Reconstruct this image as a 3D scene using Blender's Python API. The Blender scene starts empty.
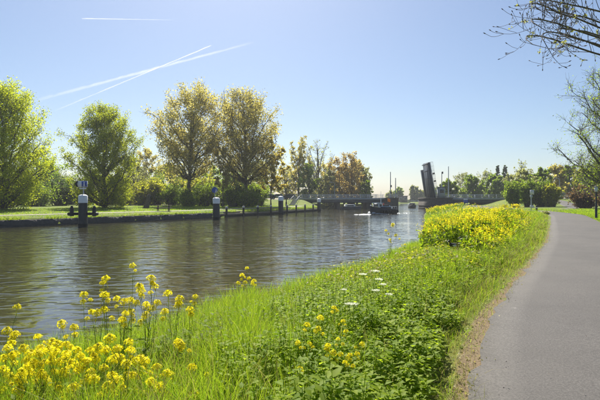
import bpy, math, random
import numpy as np
from mathutils import Vector, Matrix, noise as mnoise

R = math.radians
S = bpy.context.scene
COL = S.collection

# ------------------------------------------------------------------ camera, sky, sun, exposure
EYE, F, HOR = 2.6, 466.7, 199.0          # eye height above the water, focal length and horizon row in photo pixels
cam_d = bpy.data.cameras.new('camera')
cam = bpy.data.objects.new('camera', cam_d)
COL.objects.link(cam)
cam.location = (0, 0, EYE)
cam.rotation_euler = (R(90), 0, 0)
cam_d.lens, cam_d.sensor_width = 28, 36
cam_d.shift_y = -1.0 / 600
cam_d.clip_start, cam_d.clip_end = 0.1, 30000
S.camera = cam

SUN_EL, SUN_AZ = R(48), R(-9)           # azimuth measured from +Y towards +X
world = bpy.data.worlds.new('World')
S.world = world
world.use_nodes = True
nt = world.node_tree
bg = nt.nodes['Background']
sky = nt.nodes.new('ShaderNodeTexSky')
sky.sky_type = 'NISHITA'
sky.sun_disc = False
sky.sun_elevation, sky.sun_rotation = SUN_EL, SUN_AZ
sky.air_density, sky.dust_density, sky.ozone_density = 1.0, 1.0, 4.0
sky.altitude = 0
nt.links.new(sky.outputs[0], bg.inputs[0])
bg.inputs[1].default_value = 0.053
sun_d = bpy.data.lights.new('sun', 'SUN')
sun_d.energy, sun_d.angle, sun_d.color = 5.0, R(0.5), (1.0, 0.94, 0.84)
sun = bpy.data.objects.new('sun', sun_d)
COL.objects.link(sun)
sdir = Vector((math.sin(SUN_AZ) * math.cos(SUN_EL), math.cos(SUN_AZ) * math.cos(SUN_EL), math.sin(SUN_EL)))
sun.rotation_euler = sdir.to_track_quat('Z', 'Y').to_euler()
S.view_settings.view_transform = 'Standard'
S.view_settings.look = 'None'
S.view_settings.exposure = 1.1
S.view_settings.gamma = 1.0
try:
    S.cycles.use_denoising = True
    S.cycles.max_bounces = 8
    S.cycles.transparent_max_bounces = 12
    S.cycles.transmission_bounces = 6
    S.cycles.volume_bounces = 0
    S.cycles.sample_clamp_indirect = 4
except Exception:
    pass

rng = np.random.default_rng(7)


def P(x, y, Y):
    """World point on the ray through photo pixel (x, y) at depth Y."""
    return Vector(((x - 300) / F * Y, Y, EYE - (y - HOR) / F * Y))


def sm(t):
    t = np.clip(t, 0, 1)
    return t * t * (3 - 2 * t)


# ------------------------------------------------------------------ plan of the place
E_Y = [-110, -10, -1, 2, 4, 5.8, 7.9, 10.6, 13.5, 22.3, 40, 75, 92, 105, 112, 116, 134, 150, 264, 280]
E_X = [-75, -14.5, -8.5, -6.5, -5.2, -4.2, -2.3, -.7, 1.35, 5.8, 11, 20, 26, 33, 37, 39.5, 40, 44, 72, 78]
Q_Y = [-110, 41.9, 55.2, 63.9, 68.5, 84, 99, 104, 110, 119, 121, 132, 136, 142, 150, 264, 280]
Q_X = [-132, -26.9, -17.7, -12, -9.8, -3, 3, 4.6, 4.8, 4.2, .5, 0, 1, 22, 26, 57, 60]
L_Y = [-20, -6, -2, 1, 3.72, 5.06, 6.55, 7.4, 9.22, 12.25, 18.2, 34, 43, 48, 53, 60, 72, 90, 110, 121]
L_X = [-8, -2.4, -.75, .32, 1.33, 1.86, 2.64, 3.15, 4.28, 6.15, 9.7, 18.3, 23.1, 25.5, 27.1, 28.6, 31, 34.5, 39.6, 41.6]


def Ex(y): return np.interp(y, E_Y, E_X)
def Qx(y): return np.interp(y, Q_Y, Q_X)
def Lx(y): return np.interp(y, L_Y, L_X)


def gz(x, y):
    x, y = np.asarray(x, float), np.asarray(y, float)
    ex, qx, lx = Ex(y), Qx(y), Lx(y)
    u = x - ex
    w = np.clip((lx - ex) * .85, 2.5, 5.5)
    zr = .32 + .68 * sm(u / w) + .03 * np.sin(x * .9 + y * .35) * np.clip((u - 1) / 3, 0, 1) * (x < lx - .3)
    zr = zr + 1.45 * sm((y - 84) / 33) * sm((x - 46) / 8) * (1 - .5 * sm((y - 136) / 12))
    zr = zr + .25 * sm((x - lx - 6) / 25)
    v = qx - x
    zl = .70 + .28 * sm(v / 4) + .30 * sm((v - 8) / 25)
    zl = zl + 1.45 * sm((y - 105.5) / 13) * sm((5.5 - x) / 5.5) * (1 - .6 * sm((y - 136) / 12))
    far = y > 276
    z = np.where(u > 0, zr, np.where(v > 0, zl, -1.2))
    # bank fronts
    z = np.where((u <= 0) & (u > -.7), -1.2 + 1.52 * (u / .7 + 1), z)
    return np.where(far, np.maximum(z, .8), z)


# ------------------------------------------------------------------ materials
def new_mat(name):
    m = bpy.data.materials.new(name)
    m.use_nodes = True
    return m, m.node_tree.nodes, m.node_tree.links, m.node_tree.nodes['Principled BSDF']


def N(nodes, t, **kw):
    n = nodes.new(t)
    for k, v in kw.items():
        setattr(n, k, v)
    return n


def mixcol(nodes, links, fac, a, b):
    n = N(nodes, 'ShaderNodeMix', data_type='RGBA')
    for s, v in ((0, fac), (6, a), (7, b)):
        if hasattr(v, 'is_linked') or isinstance(v, bpy.types.NodeSocket):
            links.new(v, n.inputs[s])
        else:
            n.inputs[s].default_value = v if s == 0 else (*v, 1)
    return n.outputs[2]


def noise_tex(nodes, links, scale, detail=4, rough=.55, vec=None):
    n = N(nodes, 'ShaderNodeTexNoise')
    n.inputs['Scale'].default_value = scale
    n.inputs['Detail'].default_value = detail
    n.inputs['Roughness'].default_value = rough
    if vec is None:
        tc = N(nodes, 'ShaderNodeTexCoord')
        vec = tc.outputs['Object']
    links.new(vec, n.inputs['Vector'])
    return n


def ramp(nodes, links, fac, stops):
    r = N(nodes, 'ShaderNodeValToRGB')
    els = r.color_ramp.elements
    while len(els) < len(stops):
        els.new(.5)
    for e, (p, c) in zip(els, stops):
        e.position = p
        e.color = (*c, 1) if not isinstance(c, (int, float)) else (c, c, c, 1)
    links.new(fac, r.inputs[0])
    return r.outputs[0]


def bump(nodes, links, bsdf, height, strength, dist):
    b = N(nodes, 'ShaderNodeBump')
    b.inputs['Strength'].default_value = strength
    b.inputs['Distance'].default_value = dist
    links.new(height, b.inputs['Height'])
    links.new(b.outputs[0], bsdf.inputs['Normal'])


def solid(name, c, rough=.6, var=.25, scale=6, metal=0, bmp=.0, spec=.4):
    m, n, l, b = new_mat(name)
    nz = noise_tex(n, l, scale, 5, .6)
    lo = tuple(max(0, v * (1 - var)) for v in c)
    hi = tuple(min(1, v * (1 + var)) for v in c)
    l.new(ramp(n, l, nz.outputs[0], [(.3, lo), (.7, hi)]), b.inputs['Base Color'])
    b.inputs['Roughness'].default_value = rough
    b.inputs['Metallic'].default_value = metal
    b.inputs['Specular IOR Level'].default_value = spec
    if bmp:
        bump(n, l, b, nz.outputs[0], bmp, .05)
    return m


def leaf(name, c1, c2, tr=.45, boost=1.6, rough=.55, spec=.25):
    """Thin leaf: colour varies from leaf to leaf, light passes through it."""
    m, n, l, b = new_mat(name)
    g = N(n, 'ShaderNodeNewGeometry')
    oi = N(n, 'ShaderNodeObjectInfo')
    c = mixcol(n, l, g.outputs['Random Per Island'], c1, c2)
    hs = N(n, 'ShaderNodeHueSaturation')
    mr = N(n, 'ShaderNodeMapRange')
    mr.inputs[3].default_value, mr.inputs[4].default_value = .85, 1.15
    l.new(oi.outputs['Random'], mr.inputs[0])
    l.new(mr.outputs[0], hs.inputs['Value'])
    l.new(c, hs.inputs['Color'])
    c = hs.outputs[0]
    l.new(c, b.inputs['Base Color'])
    b.inputs['Roughness'].default_value = rough
    b.inputs['Specular IOR Level'].default_value = spec
    t = N(n, 'ShaderNodeBsdfTranslucent')
    mul = N(n, 'ShaderNodeMix', data_type='RGBA', blend_type='MULTIPLY')
    mul.inputs[0].default_value = 1
    l.new(c, mul.inputs[6])
    mul.inputs[7].default_value = (boost, boost * 1.02, boost * .75, 1)
    l.new(mul.outputs[2], t.inputs['Color'])
    mx = N(n, 'ShaderNodeMixShader')
    mx.inputs[0].default_value = tr
    l.new(b.outputs[0], mx.inputs[1])
    l.new(t.outputs[0], mx.inputs[2])
    l.new(mx.outputs[0], n['Material Output'].inputs['Surface'])
    return m


M = {}
M['bark'] = solid('bark', (.075, .062, .05), .85, .45, 5, bmp=.6)
M['bark_grey'] = solid('bark_grey', (.11, .10, .09), .85, .4, 5, bmp=.6)
M['twig'] = solid('twig', (.10, .075, .06), .8, .3, 8)
M['lime'] = leaf('lime', (.13, .165, .008), (.27, .28, .015), .6, 2.6)
M['green'] = leaf('green', (.075, .12, .010), (.16, .20, .016), .55, 2.5)
M['dark_green'] = leaf('dark_green', (.03, .058, .012), (.075, .115, .016), .5, 2.2)
M['yellow_green'] = leaf('yellow_green', (.15, .165, .012), (.27, .26, .02), .62, 2.3)
M['brown_leaf'] = leaf('brown_leaf', (.18, .165, .05), (.33, .275, .075), .6, 2.4)
M['gold_leaf'] = leaf('gold_leaf', (.24, .19, .03), (.33, .27, .045), .6, 2.0)
M['orange_leaf'] = leaf('orange_leaf', (.24, .18, .065), (.35, .26, .095), .58, 2.2)
M['grey_leaf'] = leaf('grey_leaf', (.15, .16, .065), (.24, .24, .1), .58, 2.2)
M['red_leaf'] = leaf('red_leaf', (.10, .06, .03), (.18, .11, .045), .45, 1.8)
M['pale_bud'] = leaf('pale_bud', (.2, .21, .07), (.3, .31, .12), .5, 1.7)
M['grass'] = leaf('grass', (.075, .145, .008), (.19, .235, .014), .58, 2.2, .6, .12)
M['grass_dry'] = leaf('grass_dry', (.16, .17, .04), (.34, .29, .12), .4, 1.5)
M['herb'] = leaf('herb', (.10, .165, .006), (.21, .265, .010), .48, 2.5, .6, .12)
M['stem'] = leaf('stem', (.16, .23, .03), (.21, .27, .045), .4, 1.6)
M['petal'] = leaf('petal', (.82, .69, .014), (.90, .81, .028), .5, 1.1, .6, .1)
M['bud'] = leaf('bud', (.5, .50, .03), (.62, .58, .04), .4, 1.4)
M['white_petal'] = leaf('white_petal', (.7, .72, .66), (.8, .8, .74), .4, 1.1)
M['steel_dark'] = solid('steel_dark', (.018, .022, .032), .42, .3, 4)
M['timber_dark'] = solid('timber_dark', (.045, .04, .036), .8, .45, 7, bmp=.5)
M['timber'] = solid('timber', (.17, .14, .105), .8, .35, 7, bmp=.4)
M['white_paint'] = solid('white_paint', (.72, .73, .74), .45, .08, 5)
M['pale_concrete'] = solid('pale_concrete', (.42, .41, .38), .8, .18, 3, bmp=.2)
M['dark_concrete'] = solid('dark_concrete', (.062, .054, .048), .85, .35, 2.5, bmp=.3)
M['grey_paint'] = solid('grey_paint', (.30, .33, .36), .5, .12, 4)
M['bridge_blue'] = solid('bridge_blue', (.045, .058, .078), .5, .25, 3)
M['light_grey'] = solid('light_grey', (.52, .55, .58), .5, .1, 4)
M['black'] = solid('black', (.012, .012, .014), .5, .3, 6)
M['rubber'] = solid('rubber', (.015, .015, .015), .8, .3, 10)
M['sign_blue'] = solid('sign_blue', (.02, .07, .36), .4, .06, 5)
M['pale_blue'] = solid('pale_blue', (.22, .34, .50), .45, .1, 5)
M['orange'] = solid('orange', (.75, .22, .03), .6, .1, 5)
M['red'] = solid('red', (.45, .04, .03), .5, .1, 5)
M['yellow'] = solid('yellow', (.7, .55, .05), .5, .1, 5)
M['car_white'] = solid('car_white', (.75, .76, .77), .25, .03, 2)
M['car_dark'] = solid('car_dark', (.03, .04, .055), .25, .05, 2)
M['car_grey'] = solid('car_grey', (.33, .36, .39), .25, .05, 2)
M['glass'] = solid('glass', (.02, .025, .03), .06, .1, 1, spec=.6)
M['roof_grey'] = solid('roof_grey', (.11, .115, .125), .8, .2, 1)
M['brick_wall'] = solid('brick_wall', (.17, .12, .10), .85, .2, 2)
M['foam'] = solid('foam', (.62, .65, .68), .7, .08, 4, bmp=.5)
M['plumage_black'] = solid('plumage_black', (.015, .015, .018), .5, .2, 9)
M['plumage_white'] = solid('plumage_white', (.72, .71, .68), .7, .06, 9)


def stone_material():
    m, n, l, b = new_mat('rough_stone')
    tc = N(n, 'ShaderNodeTexCoord')
    v = N(n, 'ShaderNodeTexVoronoi')
    v.inputs['Scale'].default_value = 3.2
    l.new(tc.outputs['Object'], v.inputs['Vector'])
    nz = noise_tex(n, l, 1.5, 6, .7)
    c = mixcol(n, l, nz.outputs[0], (.022, .021, .022), (.09, .085, .08))
    c2 = mixcol(n, l, .3, c, (.05, .05, .05))
    l.new(c2, b.inputs['Base Color'])
    b.inputs['Roughness'].default_value = .85
    bump(n, l, b, v.outputs['Distance'], .8, .08)
    return m


M['rough_stone'] = stone_material()


def ground_material():
    m, n, l, b = new_mat('ground_cover')
    tc = N(n, 'ShaderNodeTexCoord')
    at = N(n, 'ShaderNodeAttribute', attribute_name='soil')
    big = noise_tex(n, l, .22, 5, .6, tc.outputs['Object'])
    mid = noise_tex(n, l, 2.3, 6, .65, tc.outputs['Object'])
    fine = noise_tex(n, l, 28, 5, .7, tc.outputs['Object'])
    g = mixcol(n, l, ramp(n, l, big.outputs[0], [(.35, 0), (.65, 1)]), (.075, .125, .012), (.155, .19, .025))
    g = mixcol(n, l, ramp(n, l, mid.outputs[0], [(.45, 0), (.75, .55)]), g, (.20, .19, .045))
    g = mixcol(n, l, ramp(n, l, fine.outputs[0], [(.35, .5), (.55, 0)]), g, (.035, .06, .01))
    s = mixcol(n, l, ramp(n, l, fine.outputs[0], [(.3, 0), (.7, 1)]), (.10, .072, .042), (.22, .165, .10))
    add = N(n, 'ShaderNodeMath', operation='ADD')
    l.new(at.outputs['Fac'], add.inputs[0])
    sub = N(n, 'ShaderNodeMath', operation='MULTIPLY_ADD')
    l.new(mid.outputs[0], sub.inputs[0])
    sub.inputs[1].default_value, sub.inputs[2].default_value = 1.0, -.5
    l.new(sub.outputs[0], add.inputs[1])
    l.new(mixcol(n, l, ramp(n, l, add.outputs[0], [(.4, 0), (.6, 1)]), g, s), b.inputs['Base Color'])
    b.inputs['Roughness'].default_value = .9
    b.inputs['Specular IOR Level'].default_value = .15
    bump(n, l, b, fine.outputs[0], .5, .03)
    return m


M['ground'] = ground_material()


def asphalt(name, lo, hi, grain=140, stain=True):
    m, n, l, b = new_mat(name)
    tc = N(n, 'ShaderNodeTexCoord')
    fine = noise_tex(n, l, grain, 3, .7, tc.outputs['Object'])
    mid = noise_tex(n, l, 1.3, 6, .6, tc.outputs['Object'])
    v = N(n, 'ShaderNodeTexVoronoi')
    v.inputs['Scale'].default_value = grain * .6
    l.new(tc.outputs['Object'], v.inputs['Vector'])
    c = mixcol(n, l, ramp(n, l, fine.outputs[0], [(.3, 0), (.7, 1)]), lo, hi)
    c = mixcol(n, l, ramp(n, l, v.outputs['Distance'], [(.14, .8), (.34, 0)]), c, (.18, .168, .156))
    c = mixcol(n, l, ramp(n, l, mid.outputs[0], [(.35, 0), (.7, .45)]), c, tuple(x * .72 for x in lo))
    if stain:
        wob = noise_tex(n, l, 1.1, 4, .6, tc.outputs['Object'])
        vm = N(n, 'ShaderNodeVectorMath', operation='MULTIPLY_ADD')
        l.new(wob.outputs['Color'], vm.inputs[0])
        vm.inputs[1].default_value = (1.1, 1.1, 0)
        l.new(tc.outputs['Object'], vm.inputs[2])
        cr = N(n, 'ShaderNodeTexVoronoi', feature='DISTANCE_TO_EDGE')
        cr.inputs['Scale'].default_value = .33
        l.new(vm.outputs[0], cr.inputs['Vector'])
        gate = noise_tex(n, l, .35, 3, .6, tc.outputs['Object'])
        line = ramp(n, l, cr.outputs['Distance'], [(.0025, .75), (.007, 0)])
        g2 = N(n, 'ShaderNodeMath', operation='MULTIPLY')
        l.new(line, g2.inputs[0])
        l.new(ramp(n, l, gate.outputs[0], [(.66, 0), (.72, 1)]), g2.inputs[1])
        c = mixcol(n, l, g2.outputs[0], c, (.03, .028, .026))
        st = noise_tex(n, l, 1.7, 5, .55, vm.outputs[0])
        c = mixcol(n, l, ramp(n, l, st.outputs[0], [(.68, 0), (.70, .45)]), c, (.30, .29, .28))
        wear = noise_tex(n, l, .28, 4, .6, tc.outputs['Object'])
        c = mixcol(n, l, ramp(n, l, wear.outputs[0], [(.4, 0), (.62, .5)]), c, (.105, .097, .088))
    blot = noise_tex(n, l, grain * .5, 3, .7, tc.outputs['Object'])
    c = mixcol(n, l, ramp(n, l, blot.outputs[0], [(.42, .42), (.56, 0)]), c, tuple(x * .55 for x in lo))
    l.new(c, b.inputs['Base Color'])
    b.inputs['Roughness'].default_value = .8
    b.inputs['Specular IOR Level'].default_value = .3
    bump(n, l, b, fine.outputs[0], .5, .008)
    return m


M['asphalt'] = asphalt('asphalt', (.056, .052, .0495), (.10, .094, .089), 90)
M['road_asphalt'] = asphalt('road_asphalt', (.10, .10, .10), (.16, .16, .155), 60)
M['pale_path'] = asphalt('pale_path', (.30, .27, .21), (.42, .38, .30), 30)


def water_material():
    m, n, l, b = new_mat('canal_water')
    tc = N(n, 'ShaderNodeTexCoord')
    mp = N(n, 'ShaderNodeMapping')
    mp.inputs['Rotation'].default_value = (0, 0, R(-18))
    mp.inputs['Scale'].default_value = (.8, 1.5, 1)
    l.new(tc.outputs['Object'], mp.inputs[0])
    a = noise_tex(n, l, 1.9, 1.2, .4, mp.outputs[0])
    a.inputs['Distortion'].default_value = .6
    c = noise_tex(n, l, .6, 1, .5, mp.outputs[0])
    d = noise_tex(n, l, .075, 3, .55, tc.outputs['Object'])
    mul = N(n, 'ShaderNodeMath', operation='MULTIPLY_ADD')
    l.new(c.outputs[0], mul.inputs[0])
    mul.inputs[1].default_value = 1.2
    l.new(a.outputs[0], mul.inputs[2])
    b.inputs['Base Color'].default_value = (.036, .034, .017, 1)
    b.inputs['Roughness'].default_value = .04
    b.inputs['IOR'].default_value = 1.6
    b.inputs['Specular IOR Level'].default_value = .5
    bp = N(n, 'ShaderNodeBump')
    bp.inputs['Distance'].default_value = .075
    l.new(ramp(n, l, d.outputs[0], [(.34, .18), (.66, 1.0)]), bp.inputs['Strength'])
    l.new(mul.outputs[0], bp.inputs['Height'])
    l.new(bp.outputs[0], b.inputs['Normal'])
    return m


M['water'] = water_material()


# ------------------------------------------------------------------ mesh helpers
def raw_mesh(name, V, quads=None, tris=None, smooth=False):
    me = bpy.data.meshes.new(name)
    V = np.asarray(V, np.float32).reshape(-1, 3)
    me.vertices.add(len(V))
    me.vertices.foreach_set('co', V.ravel())
    q = np.zeros((0, 4), np.int32) if quads is None else np.asarray(quads, np.int32).reshape(-1, 4)
    t = np.zeros((0, 3), np.int32) if tris is None else np.asarray(tris, np.int32).reshape(-1, 3)
    loops = np.concatenate([q.ravel(), t.ravel()])
    tot = np.concatenate([np.full(len(q), 4, np.int32), np.full(len(t), 3, np.int32)])
    start = np.concatenate([[0], np.cumsum(tot)[:-1]]).astype(np.int32) if len(tot) else tot
    me.loops.add(len(loops))
    me.loops.foreach_set('vertex_index', loops)
    me.polygons.add(len(tot))
    me.polygons.foreach_set('loop_start', start)
    me.polygons.foreach_set('loop_total', tot)
    if smooth:
        me.polygons.foreach_set('use_smooth', np.ones(len(tot), bool))
    me.update(calc_edges=True)
    return me


class MB:
    """Collects solids and builds them as one mesh."""

    def __init__(s):
        s.v, s.q, s.t, s.n = [], [], [], 0

    def add(s, V, q=None, t=None):
        V = np.asarray(V, float).reshape(-1, 3)
        if q is not None and len(q): s.q.append(np.asarray(q, int).reshape(-1, 4) + s.n)
        if t is not None and len(t): s.t.append(np.asarray(t, int).reshape(-1, 3) + s.n)
        s.v.append(V)
        s.n += len(V)
        return s

    def box(s, c, d, rz=0, bev=0):
        x, y, z = (k / 2 for k in d)
        V = np.array([(-x, -y, -z), (x, -y, -z), (x, y, -z), (-x, y, -z), (-x, -y, z), (x, -y, z), (x, y, z), (-x, y, z)])
        if rz:
            co, si = math.cos(rz), math.sin(rz)
            V = V @ np.array([(co, si, 0), (-si, co, 0), (0, 0, 1)])
        q = [(0, 3, 2, 1), (4, 5, 6, 7), (0, 1, 5, 4), (1, 2, 6, 5), (2, 3, 7, 6), (3, 0, 4, 7)]
        return s.add(V + np.array(c), q)

    def bar(s, a, b, w, h):
        """A beam of section w x h from a to b."""
        a, b = np.array(a, float), np.array(b, float)
        t = (b - a) / np.linalg.norm(b - a)
        up = np.array((0, 0, 1.)) if abs(t[2]) < .95 else np.array((0, 1., 0))
        sx = np.cross(t, up); sx /= np.linalg.norm(sx)
        sy = np.cross(sx, t)
        V = [p + sx * i * w / 2 + sy * j * h / 2 for p in (a, b) for i, j in ((-1, -1), (1, -1), (1, 1), (-1, 1))]
        return s.add(V, [(0, 1, 2, 3), (7, 6, 5, 4), (0, 4, 5, 1), (1, 5, 6, 2), (2, 6, 7, 3), (3, 7, 4, 0)])

    def tube(s, pts, rad, n=8):
        pts = np.asarray(pts, float)[None]
        rad = np.broadcast_to(np.asarray(rad, float), pts.shape[1])[None]
        V, q = tubes(pts, rad, n)
        k = pts.shape[1]
        s.add(V, q)
        s.add([*V[:n]], None, [(0, i + 1, i) for i in range(1, n - 1)])
        s.add([*V[(k - 1) * n:]], None, [(0, i, i + 1) for i in range(1, n - 1)])
        return s

    def prism(s, prof, y0, y1):
        """Convex-ish outline in x,z extruded along y (fan caps round its centre)."""
        p = np.asarray(prof, float)
        n = len(p)
        V = [(a, y0, b) for a, b in p] + [(a, y1, b) for a, b in p]
        c = p.mean(0)
        V += [(c[0], y0, c[1]), (c[0], y1, c[1])]
        q = [(i, (i + 1) % n, n + (i + 1) % n, n + i) for i in range(n)]
        t = [(2 * n, (i + 1) % n, i) for i in range(n)] + [(2 * n + 1, n + i, n + (i + 1) % n) for i in range(n)]
        return s.add(V, q, t)

    def loft(s, rings, cap=True):
        n = len(rings[0])
        V = np.concatenate([np.asarray(r, float) for r in rings])
        q = [(k * n + i, k * n + (i + 1) % n, (k + 1) * n + (i + 1) % n, (k + 1) * n + i) for k in range(len(rings) - 1) for i in range(n)]
        s.add(V, q)
        if cap:
            for r, sg in ((rings[0], -1), (rings[-1], 1)):
                r = np.asarray(r, float)
                s.add([*r, r.mean(0)], None, [(n, i, (i + 1) % n) if sg > 0 else (n, (i + 1) % n, i) for i in range(n)])
        return s

    def build(s, name, mat, parent=None, smooth=False):
        me = raw_mesh(name, np.concatenate(s.v), np.concatenate(s.q) if s.q else None, np.concatenate(s.t) if s.t else None, smooth)
        return obj(name, me, mat, parent)


def tubes(pts, rad, n):
    """pts (m,k,3), rad (m,k): m tapered tubes of n sides."""
    m, k, _ = pts.shape
    tan = np.gradient(pts, axis=1)
    tan /= np.linalg.norm(tan, axis=2, keepdims=True) + 1e-9
    ref = np.where(np.abs(tan[:, :1, 2:3]) < .9, np.array([[[0, 0, 1.]]]), np.array([[[1., 0, 0]]]))
    sx = np.cross(tan, np.broadcast_to(ref, tan.shape))
    sx /= np.linalg.norm(sx, axis=2, keepdims=True) + 1e-9
    sy = np.cross(sx, tan)
    a = np.arange(n) * 2 * math.pi / n
    V = pts[:, :, None] + rad[:, :, None, None] * (np.cos(a)[None, None, :, None] * sx[:, :, None] + np.sin(a)[None, None, :, None] * sy[:, :, None])
    idx = np.arange(m * k * n).reshape(m, k, n)
    A = idx[:, :-1]; B = idx[:, 1:]
    q = np.stack([A, np.roll(A, -1, 2), np.roll(B, -1, 2), B], -1)
    return V.reshape(-1, 3), q.reshape(-1, 4)


def obj(name, me, mat, parent=None):
    o = bpy.data.objects.new(name, me)
    COL.objects.link(o)
    if mat is not None and len(me.materials) == 0:
        me.materials.append(M[mat] if isinstance(mat, str) else mat)
    if parent is not None:
        o.parent = parent
    return o


def tag(o, label=None, cat=None, group=None, kind=None):
    for k, v in (('label', label), ('category', cat), ('group', group), ('kind', kind)):
        if v: o[k] = v
    return o


def thing(name, label, cat, loc=(0, 0, 0), rz=0, group=None):
    o = bpy.data.objects.new(name, None)
    o.empty_display_size = .2
    COL.objects.link(o)
    o.location, o.rotation_euler = loc, (0, 0, rz)
    return tag(o, label, cat, group)


def struct(name, me, mat):
    return tag(obj(name, me, mat), kind='structure')


def leaf_quads(C, size, r, flat=0., asp=1.5):
    """Diamond leaves at centres C, random facing; flat>0 turns their faces upwards."""
    n = len(C)
    d = r.normal(size=(n, 3)); d /= np.linalg.norm(d, axis=1, keepdims=True)
    nrm = r.normal(size=(n, 3)); nrm[:, 2] = np.abs(nrm[:, 2]) + flat
    s = np.cross(d, nrm); s /= np.linalg.norm(s, axis=1, keepdims=True) + 1e-9
    size = np.broadcast_to(size, n) * r.uniform(.65, 1.3, n)
    L = d * (size * .5 * asp)[:, None]
    W = s * (size * .5)[:, None]
    V = np.stack([C - L, C + W + .1 * L, C + L, C - W + .1 * L], 1)
    return V.reshape(-1, 3), np.arange(4 * n).reshape(n, 4)


# ------------------------------------------------------------------ setting: ground, water, paths, road
def axis(parts):
    out = []
    for a, b, st in parts:
        out.append(np.arange(a, b, st))
    return np.unique(np.round(np.concatenate(out + [[parts[-1][1]]]), 3))


gx = axis([(-720, -200, 40), (-200, -60, 8), (-60, -9, 1.0), (-9, 14, .22), (14, 70, .8), (70, 200, 6), (200, 720, 40)])
gy = axis([(-110, -6, 6), (-6, 2, .5), (2, 24, .22), (24, 60, .6), (60, 140, 1.), (140, 300, 5), (300, 720, 30)])
GX, GY = np.meshgrid(gx, gy)
GZ = gz(GX, GY)
nx, ny = len(gx), len(gy)
ii = np.arange(nx * ny).reshape(ny, nx)
gq = np.stack([ii[:-1, :-1], ii[:-1, 1:], ii[1:, 1:], ii[1:, :-1]], -1).reshape(-1, 4)
gm = raw_mesh('ground', np.stack([GX, GY, GZ], -1), gq, smooth=True)
ground = struct('ground', gm, 'ground')
soil = np.zeros_like(GX)
dl = Lx(GY) - GX
soil = np.where((dl > -.5) & (GY < 40), np.clip(1.1 - np.abs(dl - .0) / .20, 0, 1), 0)
soil = np.maximum(soil, np.where(GZ < .3, 1, 0))
gm.attributes.new('soil', 'FLOAT', 'POINT').data.foreach_set('value', soil.ravel().astype(np.float32))

wm = raw_mesh('water', [(-260, -110, 0), (170, -110, 0), (170, 290, 0), (-260, 290, 0)], [(0, 1, 2, 3)])
struct('water', wm, 'water')


def strip(name, cx, cy, width, mat, lift, step=1.0, rag=0., th=.05):
    """A path laid over the ground along a centre line, with a skirt for thickness."""
    cx, cy = np.array(cx, float), np.array(cy, float)
    d = np.concatenate([[0], np.cumsum(np.hypot(np.diff(cx), np.diff(cy)))])
    t = np.arange(0, d[-1], step)
    # smooth
    x, y = np.interp(t, d, cx), np.interp(t, d, cy)
    k = max(1, int(3 / step))
    ker = np.ones(2 * k + 1) / (2 * k + 1)
    x = np.convolve(np.pad(x, k, mode='reflect', reflect_type='odd'), ker, 'valid')
    y = np.convolve(np.pad(y, k, mode='reflect', reflect_type='odd'), ker, 'valid')
    tx, ty = np.gradient(x), np.gradient(y)
    ln = np.hypot(tx, ty)
    nxx, nyy = ty / ln, -tx / ln
    w = np.interp(t, np.linspace(0, d[-1], len(np.atleast_1d(width))), np.atleast_1d(width)) if np.ndim(width) else np.full(len(t), width)
    m = 9
    rows = []
    for j in range(m):
        s = -1 + 2 * j / (m - 1)
        off = s * w / 2
        if rag and j in (0, m - 1):
            off = off + np.array([rag * (mnoise.noise((q * 1.7, j * 3.1, .3)) + .6 * mnoise.noise((q * 6.1, j, 2.3))) for q in t])
        X, Y = x + nxx * off, y + nyy * off
        rows.append((X, Y))
    zc = np.stack([gz(a, b) for a, b in rows], 0).max(0)
    V = []
    for j, (X, Y) in enumerate(rows):
        s = -1 + 2 * j / (m - 1)
        V.append(np.stack([X, Y, zc + lift + .02 * (1 - s * s)], -1))
    V = [V[0] - np.array((0, 0, th + lift))] + V + [V[-1] - np.array((0, 0, th + lift))]
    V = np.stack(V, 1)
    n0, n1 = V.shape[:2]
    ii = np.arange(n0 * n1).reshape(n0, n1)
    q = np.stack([ii[:-1, :-1], ii[:-1, 1:], ii[1:, 1:], ii[1:, :-1]], -1).reshape(-1, 4)
    q = q[:, ::-1]
    return struct(name, raw_mesh(name, V, q, smooth=True), mat)


# the cycle path, its centre 1.65 m right of the left edge
ly = np.array([-6, -2, 1, 3.72, 5.06, 6.55, 7.4, 9.22, 12.25, 18.2, 34, 43, 48, 53, 60, 72, 90, 110, 140])
lx = Lx(ly)
tx, ty = np.gradient(lx), np.gradient(ly)
ln = np.hypot(tx, ty)
strip('cycle_path', lx + ty / ln * 1.65, ly - tx / ln * 1.65, 3.3, 'asphalt', .012, .22, .10)
strip('side_path', [29.6, 31.5, 34.5, 39, 45.3, 49.8, 52.5, 55.5, 59, 60.5], [54, 60, 65, 70, 77, 83.5, 90, 97, 108, 122], 2.9, 'asphalt', .008, .8, .05)
fy = np.array([-40, 0, 41.9, 55.2, 63.9, 68.5, 84, 99, 106])
strip('towpath', Qx(fy) - 4.6, fy + .5, 2.0, 'pale_path', .01, 1., .12)
strip('road', [-320, -60, -2], [126.5, 126.5, 126.5], 8.4, 'road_asphalt', .03, 4)
strip('road', [52, 90, 320], [126.5, 126.5, 126.5], 8.4, 'road_asphalt', .03, 4)

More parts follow.
